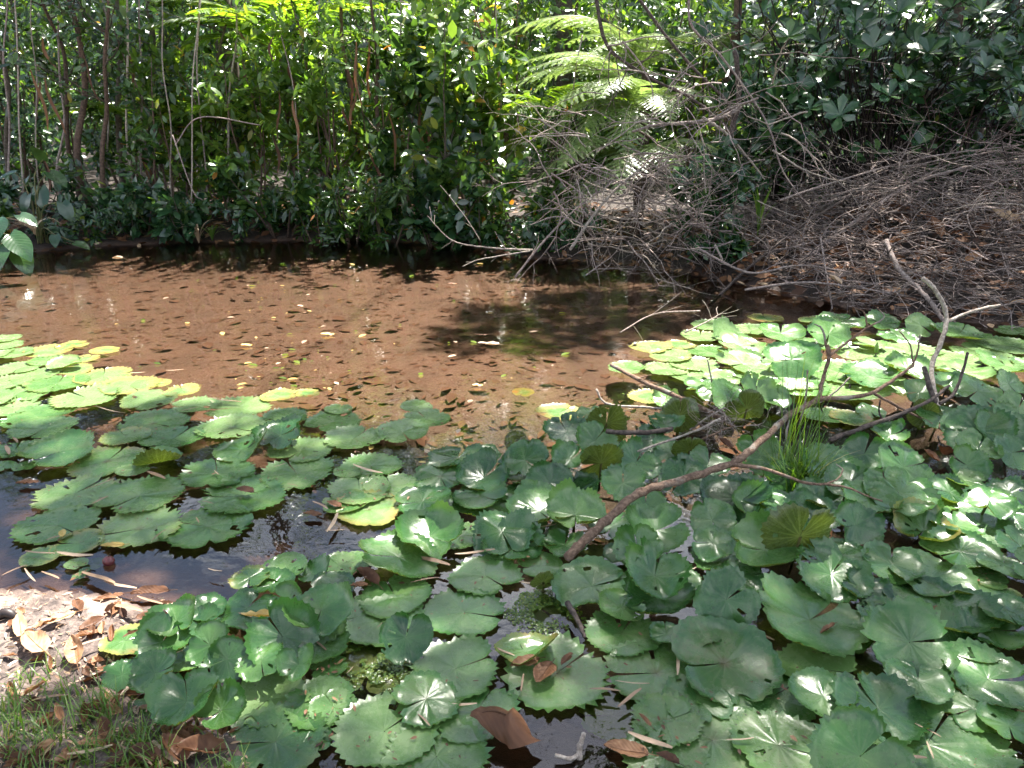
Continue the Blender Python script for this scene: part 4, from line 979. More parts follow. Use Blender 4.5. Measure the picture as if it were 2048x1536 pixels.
bough([A(1610, 515, 7.2), A(1700, 450, 7.5), A(1820, 370, 7.8), A(1960, 330, 8.0), A(2080, 325, 8.1)], .020, .012, "dead_bough", "long stick lying along the top of the brush pile", "twig", 3.0, 1, group=PB_)
bough([A(1560, 400, 7.6), A(1700, 355, 7.8), A(1850, 315, 8.0), A(2040, 290, 8.2)], .012, .006, "dead_bough", "arching stick above the brush pile's crest", "twig", 4.0, 2, group=PB_)
bough([A(1400, 500, 7.0), A(1500, 545, 6.7), A(1600, 530, 6.7), A(1700, 545, 6.6)], .012, .006, "dead_bough", "pale stick lying low at the pile's left foot", "twig", 3.0, 1, group=PB_)
bough([A(1490, 580, 6.5), A(1600, 565, 6.4), A(1700, 573, 6.3), A(1850, 600, 6.1)], .012, .007, "dead_bough", "curved stick along the water in front of the brush pile", "twig", 5.0, 2, group=PB_, ratio=(.15, .35))
bough([A(1772, 480, 6.6), A(1800, 540, 6.3), A(1850, 590, 6.0), A(1890, 645, 5.7)], .020, .016, "dead_bough", "straight brown stick leaning from the pile towards the forked pale stick", "twig", 2.0, 1, group=PB_)
bough([A(1640, 470, 6.9), A(1655, 560, 6.5), A(1665, 620, 6.2)], .008, .005, "dead_bough", "upright thin stick in the brush pile's middle", "twig", 4.0, 1, group=PB_)
bough([A(1430, 490, 7.1), A(1445, 520, 7.05)], .011, .009, "dead_bough", "short pale broken stick standing left of the brush pile", "stick_pale", 0, 0, group=PB_, n=6)

# sticks in the foreground
GS = "sticks among the lily pads"
r_ = bough([H(1132, 1118, .05), H(1165, 1085, .09), H(1215, 1040, .13), H(1272, 990, .17), H(1330, 970, .19), H(1400, 948, .21), H(1470, 925, .23)], .0185, .0145, "long_stick", "long brown forked stick slanting up across the lily pads", "stick", 0, 0, group=GS, n=34, k=10)
base = np.array(r_.location)
def limb(ctrl, r0, r1, n=18):
    mb = MB(); P = smooth_line(ctrl, n); P = P + rb.normal(0, r0 * .15, P.shape); tube(mb, P - base, np.linspace(r0, r1, n) * (1 + .08 * np.sin(np.arange(n) * 2.3)), 7, .5); mb.build("limb", M["stick"], r_)
limb([H(1468, 926, .23), H(1520, 885, .24), H(1580, 830, .26), H(1637, 798, .27)], .0165, .013)
limb([H(1637, 798, .27), A(1645, 760, 3.62), A(1658, 715, 3.65), A(1655, 690, 3.66)], .011, .009)
limb([A(1656, 712, 3.65), A(1645, 660, 3.68), A(1628, 648, 3.7)], .007, .003)
limb([A(1658, 712, 3.65), A(1700, 680, 3.8), A(1735, 655, 3.85), A(1768, 635, 3.9), A(1755, 615, 3.9)], .007, .003)
limb([A(1735, 655, 3.85), A(1728, 625, 3.86), A(1705, 614, 3.87)], .005, .0025)
limb([H(1637, 798, .27), A(1700, 795, 3.55), A(1745, 785, 3.7), A(1790, 758, 3.75), A(1826, 730, 3.8)], .012, .008)
limb([A(1826, 730, 3.8), A(1820, 690, 3.82), A(1798, 662, 3.83)], .005, .0028)
limb([A(1826, 730, 3.8), A(1836, 700, 3.82), A(1840, 670, 3.84)], .006, .0035)
limb([A(1745, 785, 3.7), A(1790, 810, 3.65), A(1850, 840, 3.6), A(1900, 868, 3.55), A(1918, 880, 3.5)], .008, .004)
limb([H(1470, 930, .23), H(1530, 938, .21), H(1610, 965, .18), H(1680, 972, .17), H(1765, 1003, .13)], .009, .003)
limb([H(1640, 970, .175), H(1672, 960, .18), H(1685, 940, .20), H(1672, 928, .21)], .004, .002)
limb([H(1270, 990, .17), H(1277, 978, .19), H(1290, 976, .19)], .010, .004, 6)
bough([A(1845, 556, 4.55), A(1862, 570, 4.5), A(1885, 605, 4.45), A(1893, 640, 4.4), A(1880, 690, 4.3), A(1862, 735, 4.2), A(1870, 790, 4.0), A(1885, 840, 3.8), A(1912, 882, 3.65)], .0125, .0150, "forked_pale_stick", "bent pale stick standing in the pads at right, forked at the top", "stick_pale", .6, 1, group=GS, n=36, k=9, ratio=(.08, .2))
bough([A(1893, 643, 4.4), A(1930, 628, 4.45), A(1965, 617, 4.5), A(2000, 610, 4.55)], .010, .008, "side_stick", "straight pale side stick pointing right from the forked stick", "stick_pale", 0, 0, group=GS, n=10)
bough([A(1848, 735, 4.1), A(1858, 770, 4.0), A(1868, 800, 3.95), A(1880, 830, 3.85)], .013, .016, "dark_stub", "short dark upright stub against the bent pale stick", "twig_dark", 0, 0, group=GS, n=12)
bough([A(1660, 880, 3.3), A(1740, 850, 3.4), A(1810, 825, 3.5), A(1860, 800, 3.6), A(1900, 770, 3.75)], .013, .007, "dark_stick", "dark wet stick lying across behind the grass tuft", "twig_dark", .8, 1, group=GS, n=20, ratio=(.1, .2))
bough([A(1880, 806, 3.6), A(1905, 790, 3.65), A(1925, 745, 3.72), A(1935, 705, 3.75)], .009, .007, "dark_stick", "dark upright branchlet crossing the bent pale stick", "twig_dark", 0, 0, group=GS, n=12)
bough([A(1222, 730, 4.2), A(1290, 765, 4.0), A(1370, 800, 3.85), A(1440, 835, 3.7)], .011, .015, "brown_stick", "straight brown stick slanting down from open water to the pads", "stick", .8, 1, group=GS, n=16, ratio=(.1, .25))
bough([A(1192, 778, 4.0), A(1215, 808, 3.95), A(1300, 815, 3.9), A(1370, 822, 3.85)], .006, .007, "pale_twig", "thin white twig lying flat at the edge of open water", "stick_pale", 0, 0, group=GS, n=14)
bough([A(1212, 862, 3.35), A(1250, 866, 3.35), A(1300, 864, 3.4), A(1345, 858, 3.45)], .012, .012, "lichened_stick", "blunt dark stick with pale lichen beside the upright pad", "twig_dark", 0, 0, group=GS, n=14)
bough([A(1275, 903, 3.2), A(1340, 880, 3.25), A(1400, 858, 3.35), A(1440, 838, 3.4)], .005, .007, "pale_twig", "slender pale twig between the upright pads and the brown stick", "stick_pale", 0, 0, group=GS, n=12)
for k, (a1, a2, lab) in enumerate([((1380, 860), (1450, 815), "pale short twig crossing left of the twig nest"), ((1400, 880), (1470, 850), "thick short twig under the twig nest"), ((1425, 800), (1415, 720), "thin twig standing up left of the grass tuft"), ((1575, 892), (1580, 840), "upright broken stub in the grass tuft"), ((1600, 850), (1615, 740), "upright grey stick behind the grass tuft"), ((1640, 805), (1700, 755), "knobbly brown twig over the far right pads"), ((1690, 750), (1740, 800), "dark twig crossing behind the long stick"), ((1700, 770), (1720, 830), "dark hooked twig hanging from the long stick"), ((1780, 850), (1760, 800), "thin dark twig in front of the dark wet stick")]):
    p0, p1 = onz(*a1, .03), None; p1 = A(*a2, p0[1] + .05)
    bough([p0, (p0 + p1) / 2 + rb.normal(0, .012, 3), p1], .006, .004, "short_twig", lab, ["stick_pale", "stick", "twig", "twig", "twig", "twig", "twig_dark", "twig_dark", "twig_dark"][k], 0, 0, group=GS, n=9)
bough([H(1158, 1520, .0), H(1160, 1490, .03), H(1168, 1466, .05)], .009, .006, "hooked_twig", "grey hooked twig sticking out of the sky-lit water gap", "stick_pale", 0, 0, group=GS, n=9)
bough([H(1110, 1510, .02), H(1140, 1518, .012), H(1160, 1508, .01)], .005, .007, "hooked_twig", "small curled twig at the foot of the grey hooked twig", "stick_pale", 0, 0, group=GS, n=9)
bough([H(1135, 1205, .05), H(1160, 1250, .04), H(1168, 1275, .02)], .010, .006, "dark_stub", "dark forked twig in the water right of the wet green pad", "twig_dark", 2.0, 1, group=GS, n=8)
bough([A(1370, 665, 5.1), A(1420, 640, 5.3), A(1440, 628, 5.4)], .006, .003, "pale_twig", "pale twig fork lying on the water left of the far right pads", "stick_pale", 8, 2, group=GS, n=10, ratio=(.3, .6), zmin=.01)
bough([A(1240, 665, 5.0), A(1310, 628, 5.4), A(1400, 622, 5.6)], .004, .006, "pale_twig", "thin bent twig dipping into the water before the brush", "twig", 4, 1, group=GS, n=12, zmin=.0)
# tangled twig nest
nest = MB(); c0 = onz(1445, 850, .08)
for k in range(46):
    p = c0 + rb.normal(0, .035, 3) * np.array([1.3, 1, .7])
    for q_, w_, l in grow(rb, p, rb.normal(size=3) * np.array([1, 1, .5]), rb.uniform(.1, .28), .0022, .03, .35, (0, 0, 0), 1.0, 1, out=[]): tube(nest, q_ - c0, w_, 4, .5, False)
o = nest.build("twig_nest", M["twig"]); o.location = c0; tag(o, "round tangle of fine dry rootlets among sticks left of the grass tuft", "twig tangle")

# ------------------------------------------------------------------ lily pads
rp_ = np.random.default_rng(99)
def pad_mesh(r, rad, style, age):
    n_t = int(r.integers(28, 40)); k = n_t * 2 + 1
    t = np.linspace(0, 1, k); gap = r.uniform(.02, .13) if style != "f" else r.uniform(.015, .06)
    th = gap + t * (2 * math.pi - 2 * gap)
    rings = np.array([0.012, .12, .26, .42, .58, .72, .84, .93, 1.0])
    lob = 1 - .22 * np.exp(-np.minimum(t, 1 - t) / .035) + .03 * np.exp(-((np.minimum(t, 1 - t) - .08) / .05) ** 2)
    ph = r.uniform(0, 6.28, 6)
    out = lob * (1 + .045 * np.sin(2 * th + ph[0]) + .032 * np.sin(3 * th + ph[1]) + .012 * np.sin(7 * th + ph[2]))
    for _ in range(r.poisson(.75) if style in "fwrc" else 0):   # torn bites out of the margin
        c = r.uniform(.12, .88); out *= 1 - r.uniform(.06, .30) * np.exp(-((t - c) / r.uniform(.008, .028)) ** 2)
    teeth = np.where(np.arange(k) % 2 == 1, 1.0, -1.0) * (1.5 if style == "f" and rad > .1 else 1.0) * r.uniform(.020, .040) * (1 + .6 * r.normal(size=k))
    RR_ = rings[:, None] * out[None, :]
    RR_[-1] += teeth; RR_[-2] += teeth * .18
    A_ = {"f": (.008, .020), "w": (.04, .09), "r": (.06, .13), "c": (.05, .10), "u": (.05, .10), "s": (.0, .008), "b": (.03, .05)}[style]
    cup = r.uniform(-.01, .05) if style == "f" else r.uniform(*A_) * r.choice([-1, 1, 1]); kk = int(r.integers(2, 5)); k2 = int(r.integers(5, 9))
    g = rings[:, None]
    zz = cup * g ** 2 + r.uniform(*A_) * 1.1 * g ** 2.2 * np.sin(kk * th + ph[3])[None] + r.uniform(*A_) * .55 * g ** 3 * np.sin(k2 * th + ph[4])[None]
    cr = sum(r.normal() * np.sin(f_ * th + r.uniform(0, 6.28)) for f_ in (3, 5, 7, 8, 11, 13)) / 2.5
    zz = zz + (.006 if style != "f" else .003) * cr[None] * np.sin(math.pi * g ** .8)
    edge = {"f": .018, "w": .07, "r": .13, "c": .08, "u": .06, "s": -.01, "b": .10}[style]
    zz = zz + edge * np.clip((g - .78) / .22, 0, 1) ** 2 * (.6 + .8 * np.sin(2 * th + ph[2]) ** 2)[None]
    zz[-1] += np.abs(teeth) * .5 * (np.arange(k) % 2)
    if style == "b":                                  # one side bent up
        x_ = RR_ * np.cos(th + ph[0])[None]; zz = zz + 1.1 * np.clip(x_ - .2, 0, 1) ** 1.4
    if style in "rcu" : x_ = RR_ * np.cos(th + ph[1])[None]; zz = zz + r.uniform(-.25, .45) * x_ ** 2
    zz[0] -= .012
    V = np.stack([RR_ * np.cos(th)[None], RR_ * np.sin(th)[None], zz], -1).reshape(-1, 3) * rad
    nr_ = len(rings); i, j = np.meshgrid(np.arange(nr_ - 1), np.arange(k - 1), indexing='ij')
    q_ = np.stack([i * k + j, (i + 1) * k + j, (i + 1) * k + j + 1, i * k + j + 1], -1).reshape(-1, 4)
    uv = np.stack(np.broadcast_arrays(t[None], rings[:, None]), -1).reshape(-1, 2)
    kill = np.zeros(len(q_), bool)
    for _ in range(r.poisson(.9)):                    # insect holes
        a0, b0 = int(r.integers(3, nr_ - 2)), int(r.integers(4, k - 6))
        for da in range(int(r.integers(1, 3))):
            for db in range(int(r.integers(1, 4))):
                if a0 + da < nr_ - 1: kill[(a0 + da) * (k - 1) + b0 + db] = True
    q_ = q_[~kill]
    mb = MB(); mb.add(V, q_, None, .5, uv)
    return mb.mesh("lily_pad", M["pad"])

# photo x, y, width in pixels, style, age (yellowing), dirt
# f flat, w wavy, r raised, c raised with its face to the viewer, u standing with the underside to the viewer, b one side bent up, s just under water
PADS = """7 678 62 f .1 0|14 690 66 f .1 0|-20 705 90 f .1 0|29 708 76 f .1 0|97 702 92 f .75 0|145 690 60 f .9 0|210 701 58 f .95 0|172 718 54 f .9 0|95 721 74 f .3 0|34 738 84 f .1 0|131 727 66 w .3 0|72 750 90 f .2 0|150 740 70 f .6 0|18 764 96 f .15 0|114 767 115 f .3 0|207 752 112 f .55 0|31 789 124 f .15 0|-30 800 110 f .1 0
259 771 116 f .65 0|314 767 56 f .95 0|365 781 72 f .85 0|172 795 124 f .3 0|26 816 96 f .2 0|297 801 112 f .35 .3|76 833 134 f .15 .3|86 858 122 f .2 .2|390 811 92 f .15 .2|476 815 128 f .3 .2|559 791 74 f .8 0|614 787 52 f .95 0|307 846 134 f .05 .8|465 855 132 f .05 .7|252 874 96 f .45 .4|345 877 120 f .0 .2|572 833 88 f .1 .3
667 843 114 f .05 .4|483 900 110 b .2 0|562 870 104 r .1 .2|601 901 126 f .0 .3|707 877 117 f .0 .4|677 818 56 f .2 0|117 903 142 w .25 .5|28 901 90 f .1 .2|214 922 142 f .4 .9|317 921 96 b .1 .1|266 939 64 f .1 0|5 932 50 f .1 0|48 933 44 f .1 0|434 948 144 f .0 .2|593 946 148 f .0 .5|150 987 152 f .3 .4|279 991 166 f .1 .4|486 992 168 f .0 .2|696 942 60 f .2 .3
833 812 66 f .15 .2|853 838 98 f .2 .2|805 864 110 f .1 .2|742 932 118 f .15 .4|722 964 100 f .1 .3|915 916 112 w .05 .6|881 953 118 w .0 .7|974 908 62 w .1 0|967 955 112 r .0 0|1050 920 98 r .0 0|1133 864 104 r .0 0|1021 940 66 w .1 0|1045 960 66 w .1 0|1140 919 76 r .0 0|1213 846 88 u .2 0|1190 882 84 c .1 0|1202 926 104 u .55 0|1272 925 104 c .0 0|1246 966 96 c .05 0|1119 825 92 f .9 0|1046 784 46 s .95 0|1178 827 50 r .1 0|1253 736 78 f .25 0|1303 695 84 f .8 0|1330 738 84 f .3 0|1300 794 86 f .85 0|1340 712 90 f .4 0
960 992 114 w .0 .6|719 982 124 f .2 .6|783 972 104 f .15 .5|690 1004 90 f .3 .3|845 1002 108 w .1 .5|1048 992 100 w .1 0|1100 965 90 c .1 0|1150 985 110 r .1 0|737 1018 134 f .6 .7|863 1016 114 w .05 .3|964 1012 108 w .0 .2|1079 1022 124 r .05 0|1150 1030 110 r .05 0|859 1072 124 r .15 .2|1004 1064 124 r .05 .1|797 1113 154 w .2 .4|1027 1096 114 b .1 .2|971 1151 134 f .05 .3|692 1128 94 f .2 .2|668 1168 84 w .1 .2|1079 1130 88 f .1 .3|1198 1123 114 s .4 .7|1222 1054 86 w .1 .1|1313 1060 118 c .0 0|1275 1095 92 c .0 0|1310 1151 124 r .05 .1|1184 1172 152 w .0 .1|1086 1164 50 u .3 0|1313 1194 134 r .05 .1|1130 1090 90 w .2 .2
790 1192 136 f .0 .2|762 1242 164 f .0 .1|812 1274 100 c .0 0|929 1224 154 f .0 .1|1079 1216 114 s .3 .5|1243 1266 142 f .05 .6|1332 1268 66 w .1 .2|744 1328 172 s .25 .3|912 1336 174 f .0 .1|1114 1346 206 f .05 .9|1313 1346 196 f .1 .8|769 1462 190 f .0 .05|952 1424 160 f .0 .05|873 1512 200 f .0 .05|668 1414 96 f .05 .1|1226 1432 136 s .4 .8|1332 1440 140 f .2 .7|640 1478 60 f .1 0
115 1050 148 f .2 .4|157 1086 94 f .5 .5|80 1113 72 f .4 .5|279 1057 154 f .3 .8|415 1053 168 f .1 .5|153 1127 42 f .0 0|160 1151 27 f .0 0|188 1127 42 s .0 0|170 1140 20 f .0 0|499 1155 74 w .4 .2|572 1137 86 w .1 .3|621 1148 66 b .1 .1|677 1130 84 f .1 .3|544 1168 86 w .05 .1|415 1217 74 w .0 0|495 1217 114 w .0 .1|572 1200 66 c .0 0|642 1221 124 r .05 .2|704 1214 80 f .0 .1|251 1281 94 w .55 0|352 1242 94 r .0 0|324 1284 104 r .0 0|394 1252 104 w .0 0|244 1350 78 c .0 0|310 1346 94 r .05 .3|370 1322 84 w .0 .1|373 1402 126 r .0 .1|454 1318 84 c .1 0|565 1273 134 c .0 0|523 1322 94 r .0 0|597 1329 76 r .0 0|656 1259 70 c .0 0|443 1420 100 r .1 .1|288 1428 90 f .05 .2|534 1400 154 f .0 .1|551 1483 196 f .25 .2|637 1406 136 f .05 .1|657 1334 70 f .05 0|420 1290 90 c .05 0
1425 1040 90 c .1 0|1505 1022 100 c .05 0|1620 1026 104 c .05 0|1600 1072 148 u .45 0|1711 1050 96 c .0 0|1425 1086 86 r .05 .1|1530 1100 134 r .0 .1|1819 1022 116 r .05 .2|1959 1046 154 w .05 .4|1920 1103 136 w .0 .3|1450 1117 126 w .0 0|1365 1158 76 w .0 .1|1453 1199 126 u .05 0|1477 1151 106 w .0 0|1662 1148 144 r .05 .2|1732 1182 96 r .0 .1|1784 1128 116 w .1 .1|1864 1156 158 w .1 .4|1976 1156 76 f .2 .3|1993 1189 86 f .35 .2|1620 1239 220 w .1 .5|1878 1218 200 w .05 .3|2018 1229 110 w .1 .1|1819 1284 174 c .1 .1|1836 1361 116 w .15 0|1400 1270 86 w .1 .6|1449 1326 206 w .05 1|1638 1337 154 f .1 .2|1543 1393 164 f .0 .3|1393 1396 130 f .05 .4|1756 1417 184 w .1 .1|1854 1487 296 f .15 .1|1948 1417 136 w .1 .1|1976 1358 166 w .0 .3|2018 1452 110 w .1 .1|1425 1480 206 f .1 .7|1557 1490 176 f .05 .6|1987 1260 126 w .15 .2|1330 1510 160 f .15 .6|1970 1530 150 f .1 .1|2040 1090 90 w .1 .1|2030 1040 70 r .1 .1
1427 650 84 f .2 0|1531 636 70 f .9 0|1624 640 54 f .5 0|1503 660 76 f .1 0|1679 646 94 w .0 0|1462 674 74 b .1 0|1562 667 94 w .1 0|1658 668 88 c .0 0|1583 718 108 c .0 0|1641 692 94 w .2 0|1738 688 64 w .05 0|1841 650 58 c .0 0|1796 672 74 w .0 0|1917 668 104 w .0 0|2003 689 124 f .05 0|1745 713 144 f .1 0|1886 720 134 f .1 0|1555 751 194 f .15 0|1486 727 114 w .15 0|1389 730 94 f .2 0|1417 703 84 f .2 0|1541 702 64 w .1 0|1676 744 154 f .1 0|1814 737 84 r .0 0|1445 753 80 w .15 0|1410 774 84 w .1 0|1589 772 134 f .1 0|1693 775 154 f .1 0|1779 768 94 w .0 0|1424 785 60 r .0 0|1380 752 80 f .3 0|1760 645 80 w .1 0|2040 665 90 f .1 0|1960 705 110 f .1 0|1820 700 110 f .15 0|1400 672 80 f .3 0|1480 690 96 w .1 0|1930 745 100 w .1 0|2010 730 110 w .1 0|1360 690 60 f .6 0|1740 752 120 w .1 0|1600 690 90 f .1 0
1472 799 112 c .0 0|1512 785 84 c .0 0|1493 817 84 u .3 0|1555 800 56 c .1 0|1838 784 66 c .05 0|1955 782 94 c .05 0|2017 768 70 c .1 0|1900 770 70 c .05 0|2038 815 80 c .1 0|1958 862 134 c .05 .1|2002 854 110 c .05 0|1955 900 90 r .05 .1|1934 930 80 c .1 0|2024 905 84 c .05 0|2020 985 88 r .1 .1|1417 928 84 c .05 .1|1520 910 98 c .0 0|1660 946 134 c .0 .1|1729 906 86 c .0 0|1807 934 114 c .05 .1|1798 985 144 r .05 .1|1470 996 134 r .0 .1|1634 996 90 r .0 .1|1366 955 104 c .05 .1|1741 823 60 w .1 0|1650 830 90 f .3 0|1700 836 80 f .6 .4|1850 830 66 u .2 0|1880 838 90 r .05 0|1780 870 70 r .05 .1|1700 965 100 r .05 .1|1560 965 90 c .05 .1|1340 905 80 c .1 0|1380 900 70 u .3 0|1310 880 80 c .1 0|1900 985 90 r .1 .1|1860 1000 100 w .05 .2|1740 1000 110 r .05 .1|1290 1010 80 c .05 0|1570 1045 80 r .1 0|1330 800 60 r .3 0|1360 830 80 u .5 0|1330 850 70 r .2 0|1560 1010 90 r .05 .1|1680 1110 100 w .1 .1|1250 1110 80 w .1 .2|1760 1230 90 w .2 .2|1730 1330 80 s .3 .4|1240 1180 90 w .1 .1|1980 1000 90 r .1 .2|1910 1050 100 w .1 .2|1700 1280 80 w .2 .2"""
def parse():
    out = []
    for row in PADS.replace("\n", "|").split("|"):
        a = row.split(); out.append((float(a[0]), float(a[1]), float(a[2]), a[3], float(a[4]), float(a[5])))
    return out
PL = parse()
_r = np.random.default_rng(314)
KEEP_OPEN = [[(960, 1360), (1260, 1360), (1290, 1536), (960, 1536)], [(1000, 1160), (1180, 1170), (1180, 1300), (960, 1290)], [(1480, 1160), (1570, 1150), (1570, 1240), (1480, 1240)], [(1680, 1270), (1790, 1300), (1790, 1480), (1650, 1480)], [(660, 1080), (1000, 1080), (900, 1200), (700, 1180)], [(440, 1180), (700, 1060), (420, 1080)]]
_tries = 0
while len(PL) < 316 and _tries < 6000:                # smaller pads pushing up between the others
    _tries += 1
    if _r.random() < .82: x_, y_ = _r.uniform(840, 2050), _r.uniform(900, 1530)
    else: x_, y_ = _r.uniform(240, 700), _r.uniform(1200, 1440)
    if y_ < 930 + max(0, 1000 - x_) * .8: continue
    w_ = _r.uniform(90, 140) * (.8 + .5 * (y_ - 900) / 600)
    if any(inpoly(np.array([[x_, y_]]), p)[0] for p in KEEP_OPEN): continue
    if min(math.hypot((x_ - p[0]) / (p[2] + w_), (y_ - p[1]) * 1.6 / (p[2] + w_)) for p in PL) < .27: continue
    PL.append((x_, y_, w_, _r.choice(list("wwwrrcfb")), float(_r.choice([.0, .05, .1, .2, .45], p=[.3, .3, .2, .12, .08])), float(_r.choice([0, .1, .3, .6]))))
for k in range(26):                                   # the mat goes on a little beyond the right edge
    y_ = _r.uniform(680, 1480); x_ = 2060 + _r.random() * 330; w_ = _r.uniform(90, 150) * (.55 + .7 * (y_ - 650) / 800)
    if min(math.hypot((x_ - p[0]) / (p[2] + w_), (y_ - p[1]) * 1.6 / (p[2] + w_)) for p in PL) > .30: PL.append((x_, y_, w_, _r.choice(list("wwrfc")), .08, .2))
LAND = [((217, 1120), "the red fruit"), ((1012, 1470), "the big curled brown leaf"), ((1075, 1335), "the paired brown leaves"), ((1590, 930), "the grass tuft"), ((1272, 988), "the knot of the long stick"),
        ((1133, 1118), "the foot of the long stick"), ((1470, 925), "the long stick's first fork"), ((1445, 850), "the twig nest"), ((1750, 690), "the tall lily bud"), ((1880, 690), "the bent pale stick"), ((1215, 845), "the upright pale-veined pad"),
        ((1453, 1199), "the dark upright pad"), ((744, 1328), "the drowned bright green pad"), ((540, 1228), "the curved yellow leaf"), ((150, 1300), "the big tan leaf on the mud"), ((483, 900), "the folded olive pad"),
        ((490, 982), "the purple-brown leaf on a pad"), ((660, 1020), "the brown leaf scraps"), ((55, 965), "the orange-brown leaf at the left edge"), ((735, 1155), "the crumpled brown leaf"), ((1655, 1260), "the orange leaf curl"), ((1600, 1388), "the small red-brown leaf"),
        ((1885, 905), "the dark red dead leaf"), ((365, 780), "the lowest yellow pads at left"), ((210, 701), "the outermost yellow pad at left"), ((1119, 825), "the yellow pad at the open water"), ((1531, 636), "the farthest yellow pad"), ((870, 998), "the oval tan leaf"), ((1690, 1430), "the withered bud in the gap")]
SECT = ["right of", "below and right of", "below", "below and left of", "left of", "above and left of", "above", "above and right of"]
ORD = ["first", "second", "third", "fourth", "fifth", "sixth", "seventh", "eighth", "ninth", "tenth", "eleventh", "twelfth", "thirteenth", "fourteenth", "fifteenth", "sixteenth", "seventeenth", "eighteenth", "nineteenth", "twentieth", "twenty-first", "twenty-second", "twenty-third", "twenty-fourth"]
def relations(C, land=LAND, far=12):
    C = np.asarray(C, float); best = [None] * len(C)
    for (lx, ly), nm in land:
        d2 = (C - np.array([lx, ly])) * np.array([1, 1.6]); dist = np.linalg.norm(d2, axis=1)
        sec = (np.round(np.degrees(np.arctan2(d2[:, 1], d2[:, 0])) / 45).astype(int)) % 8
        for s in range(8):
            for rk, i in enumerate([i for i in np.argsort(dist) if sec[i] == s and dist[i] > 14][:far]):
                sc_ = dist[i] + 60 * rk
                if best[i] is None or sc_ < best[i][0]: best[i] = (sc_, nm, SECT[s], rk)
    for rk, i in enumerate([i for i in range(len(C)) if best[i] is None]): best[i] = (0, "the right picture edge", "beyond", min(rk + 1, 23))
    return best
def say(look, noun, rel):
    _, nm, sc_, rk = rel
    t = f"just {sc_} {nm}" if rk == 0 else f"{ORD[rk]} one {sc_} {nm}"
    w = look.split()
    while len((" ".join(w) + " " + noun + " " + t).split()) > 16: w.pop()
    return f"{' '.join(w)} {noun}, {t}"
REL = relations([(p[0], p[1]) for p in PL])
LOOK = {"f": "flat floating", "w": "wavy-edged", "r": "raised", "c": "tilted up", "u": "upright", "b": "folded", "s": "submerged"}
for idx, (px, py, w, st, age, dirt) in enumerate(PL):
    r = np.random.default_rng(1000 + idx)
    rad0 = w * (1.0 if py < 1000 else 1.05) / 2 / F
    if st in "fwbs":
        z = {"f": r.uniform(.006, .016), "w": r.uniform(.02, .05), "b": .02, "s": -.007}[st]
        p = onz(px, py, z)
        tl = {"f": .012, "w": .07, "b": .03, "s": .02}[st]; nrm = np.array([r.normal(0, tl), r.normal(0, tl) - (.05 if st == "w" else 0), 1.0])
    elif st == "r":
        tl = R(r.uniform(10, 22)); z = .03 + .09 * r.random(); p = onz(px, py, z); nrm = np.array([r.normal(0, .14), -math.sin(tl), math.cos(tl)])
    elif st == "c":
        tl = R(r.uniform(22, 46)); d0 = depth(onz(px, py, .1)); z = rad0 * d0 * math.sin(tl) * .9 + .02; p = onz(px, py, z); nrm = np.array([r.normal(0, .22), -math.sin(tl), math.cos(tl)])
    else:
        tl = R(r.uniform(62, 88)); d0 = depth(onz(px, py, .1)); z = rad0 * d0 * math.sin(tl) * .85 + .02; p = onz(px, py, z); nrm = np.array([r.normal(0, .18), math.sin(tl), math.cos(tl)])
        if idx and py > 1190 and px > 1440: nrm = np.array([.05, -.75, .55])      # the dark upright one shows its face
    rad = rad0 * depth(p)
    if st == "s" and w > 100: age, dirt = 0.0, 0.0
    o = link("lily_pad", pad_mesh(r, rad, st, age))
    n3 = unit(nrm); a = r.uniform(0, 6.28); xx = unit(np.cross(np.array([math.cos(a), math.sin(a), 0.05]), n3)); yy = np.cross(n3, xx)
    o.matrix_world = Matrix(((xx[0], yy[0], n3[0], p[0]), (xx[1], yy[1], n3[1], p[1]), (xx[2], yy[2], n3[2], p[2]), (0, 0, 0, 1)))
    o["age"], o["dirt"], o["hue"] = float(age), float(dirt * .8), float(np.clip(r.normal(.42, .16) + .35 * (py < 830) + .20 * (st == "f") + .16 * (px < 900 and 800 < py < 1080) + .4 * (st == "s") - .18 * (st in "u"), 0, 1))  # paler tone painted on sunlit pads and on flat pads for sky sheen
    colr = "yellow" if age >= .75 else ("yellow-edged" if age >= .45 else ("mud-specked green" if dirt >= .6 else ("green" if st != "u" else "olive")))
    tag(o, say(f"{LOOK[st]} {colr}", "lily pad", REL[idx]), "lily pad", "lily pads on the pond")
    if st in "rcu":
        loc = np.array([[xx @ v, yy @ v, n3 @ v] for v in [np.zeros(3), np.array([0, .02, -.5 * p[2]]), np.array([0, .05, -p[2] - .05])]])
        mb = MB(); tube(mb, smooth_line(loc, 6) - np.array([0, 0, .004]), .0055, 6, .5, False); mb.build("stalk", M["petiole"], o)

# crumbs of dead leaf lying on the flat pads
mb = MB(); rc = np.random.default_rng(8); fl = [p for p in PL if p[3] == "f" and p[1] > 800]; P = []
for k in range(900):
    p = fl[int(rc.integers(len(fl)))]; a = rc.uniform(0, 6.28); q_ = rc.random() ** .5 * .42 * p[2]; P.append(onz(p[0] + q_ * math.cos(a), p[1] + q_ * .55 * math.sin(a), .024))
P = np.array(P); n = len(P); a = rc.uniform(0, 6.28, n); L = .004 + .022 * rc.random(n) ** 3
scatter_leaves(mb, TPL["lan"], P, np.column_stack([np.cos(a), np.sin(a), rc.normal(0, .1, n)]), np.column_stack([rc.normal(0, .2, (n, 2)), np.ones(n)]), L, L * rc.uniform(.2, .6, n), rc.uniform(.0, .8, n))
tag(mb.build("pad_crumbs", M["dead"]), "tiny brown crumbs of dead leaf strewn over the lily pads", "debris", kind="stuff")

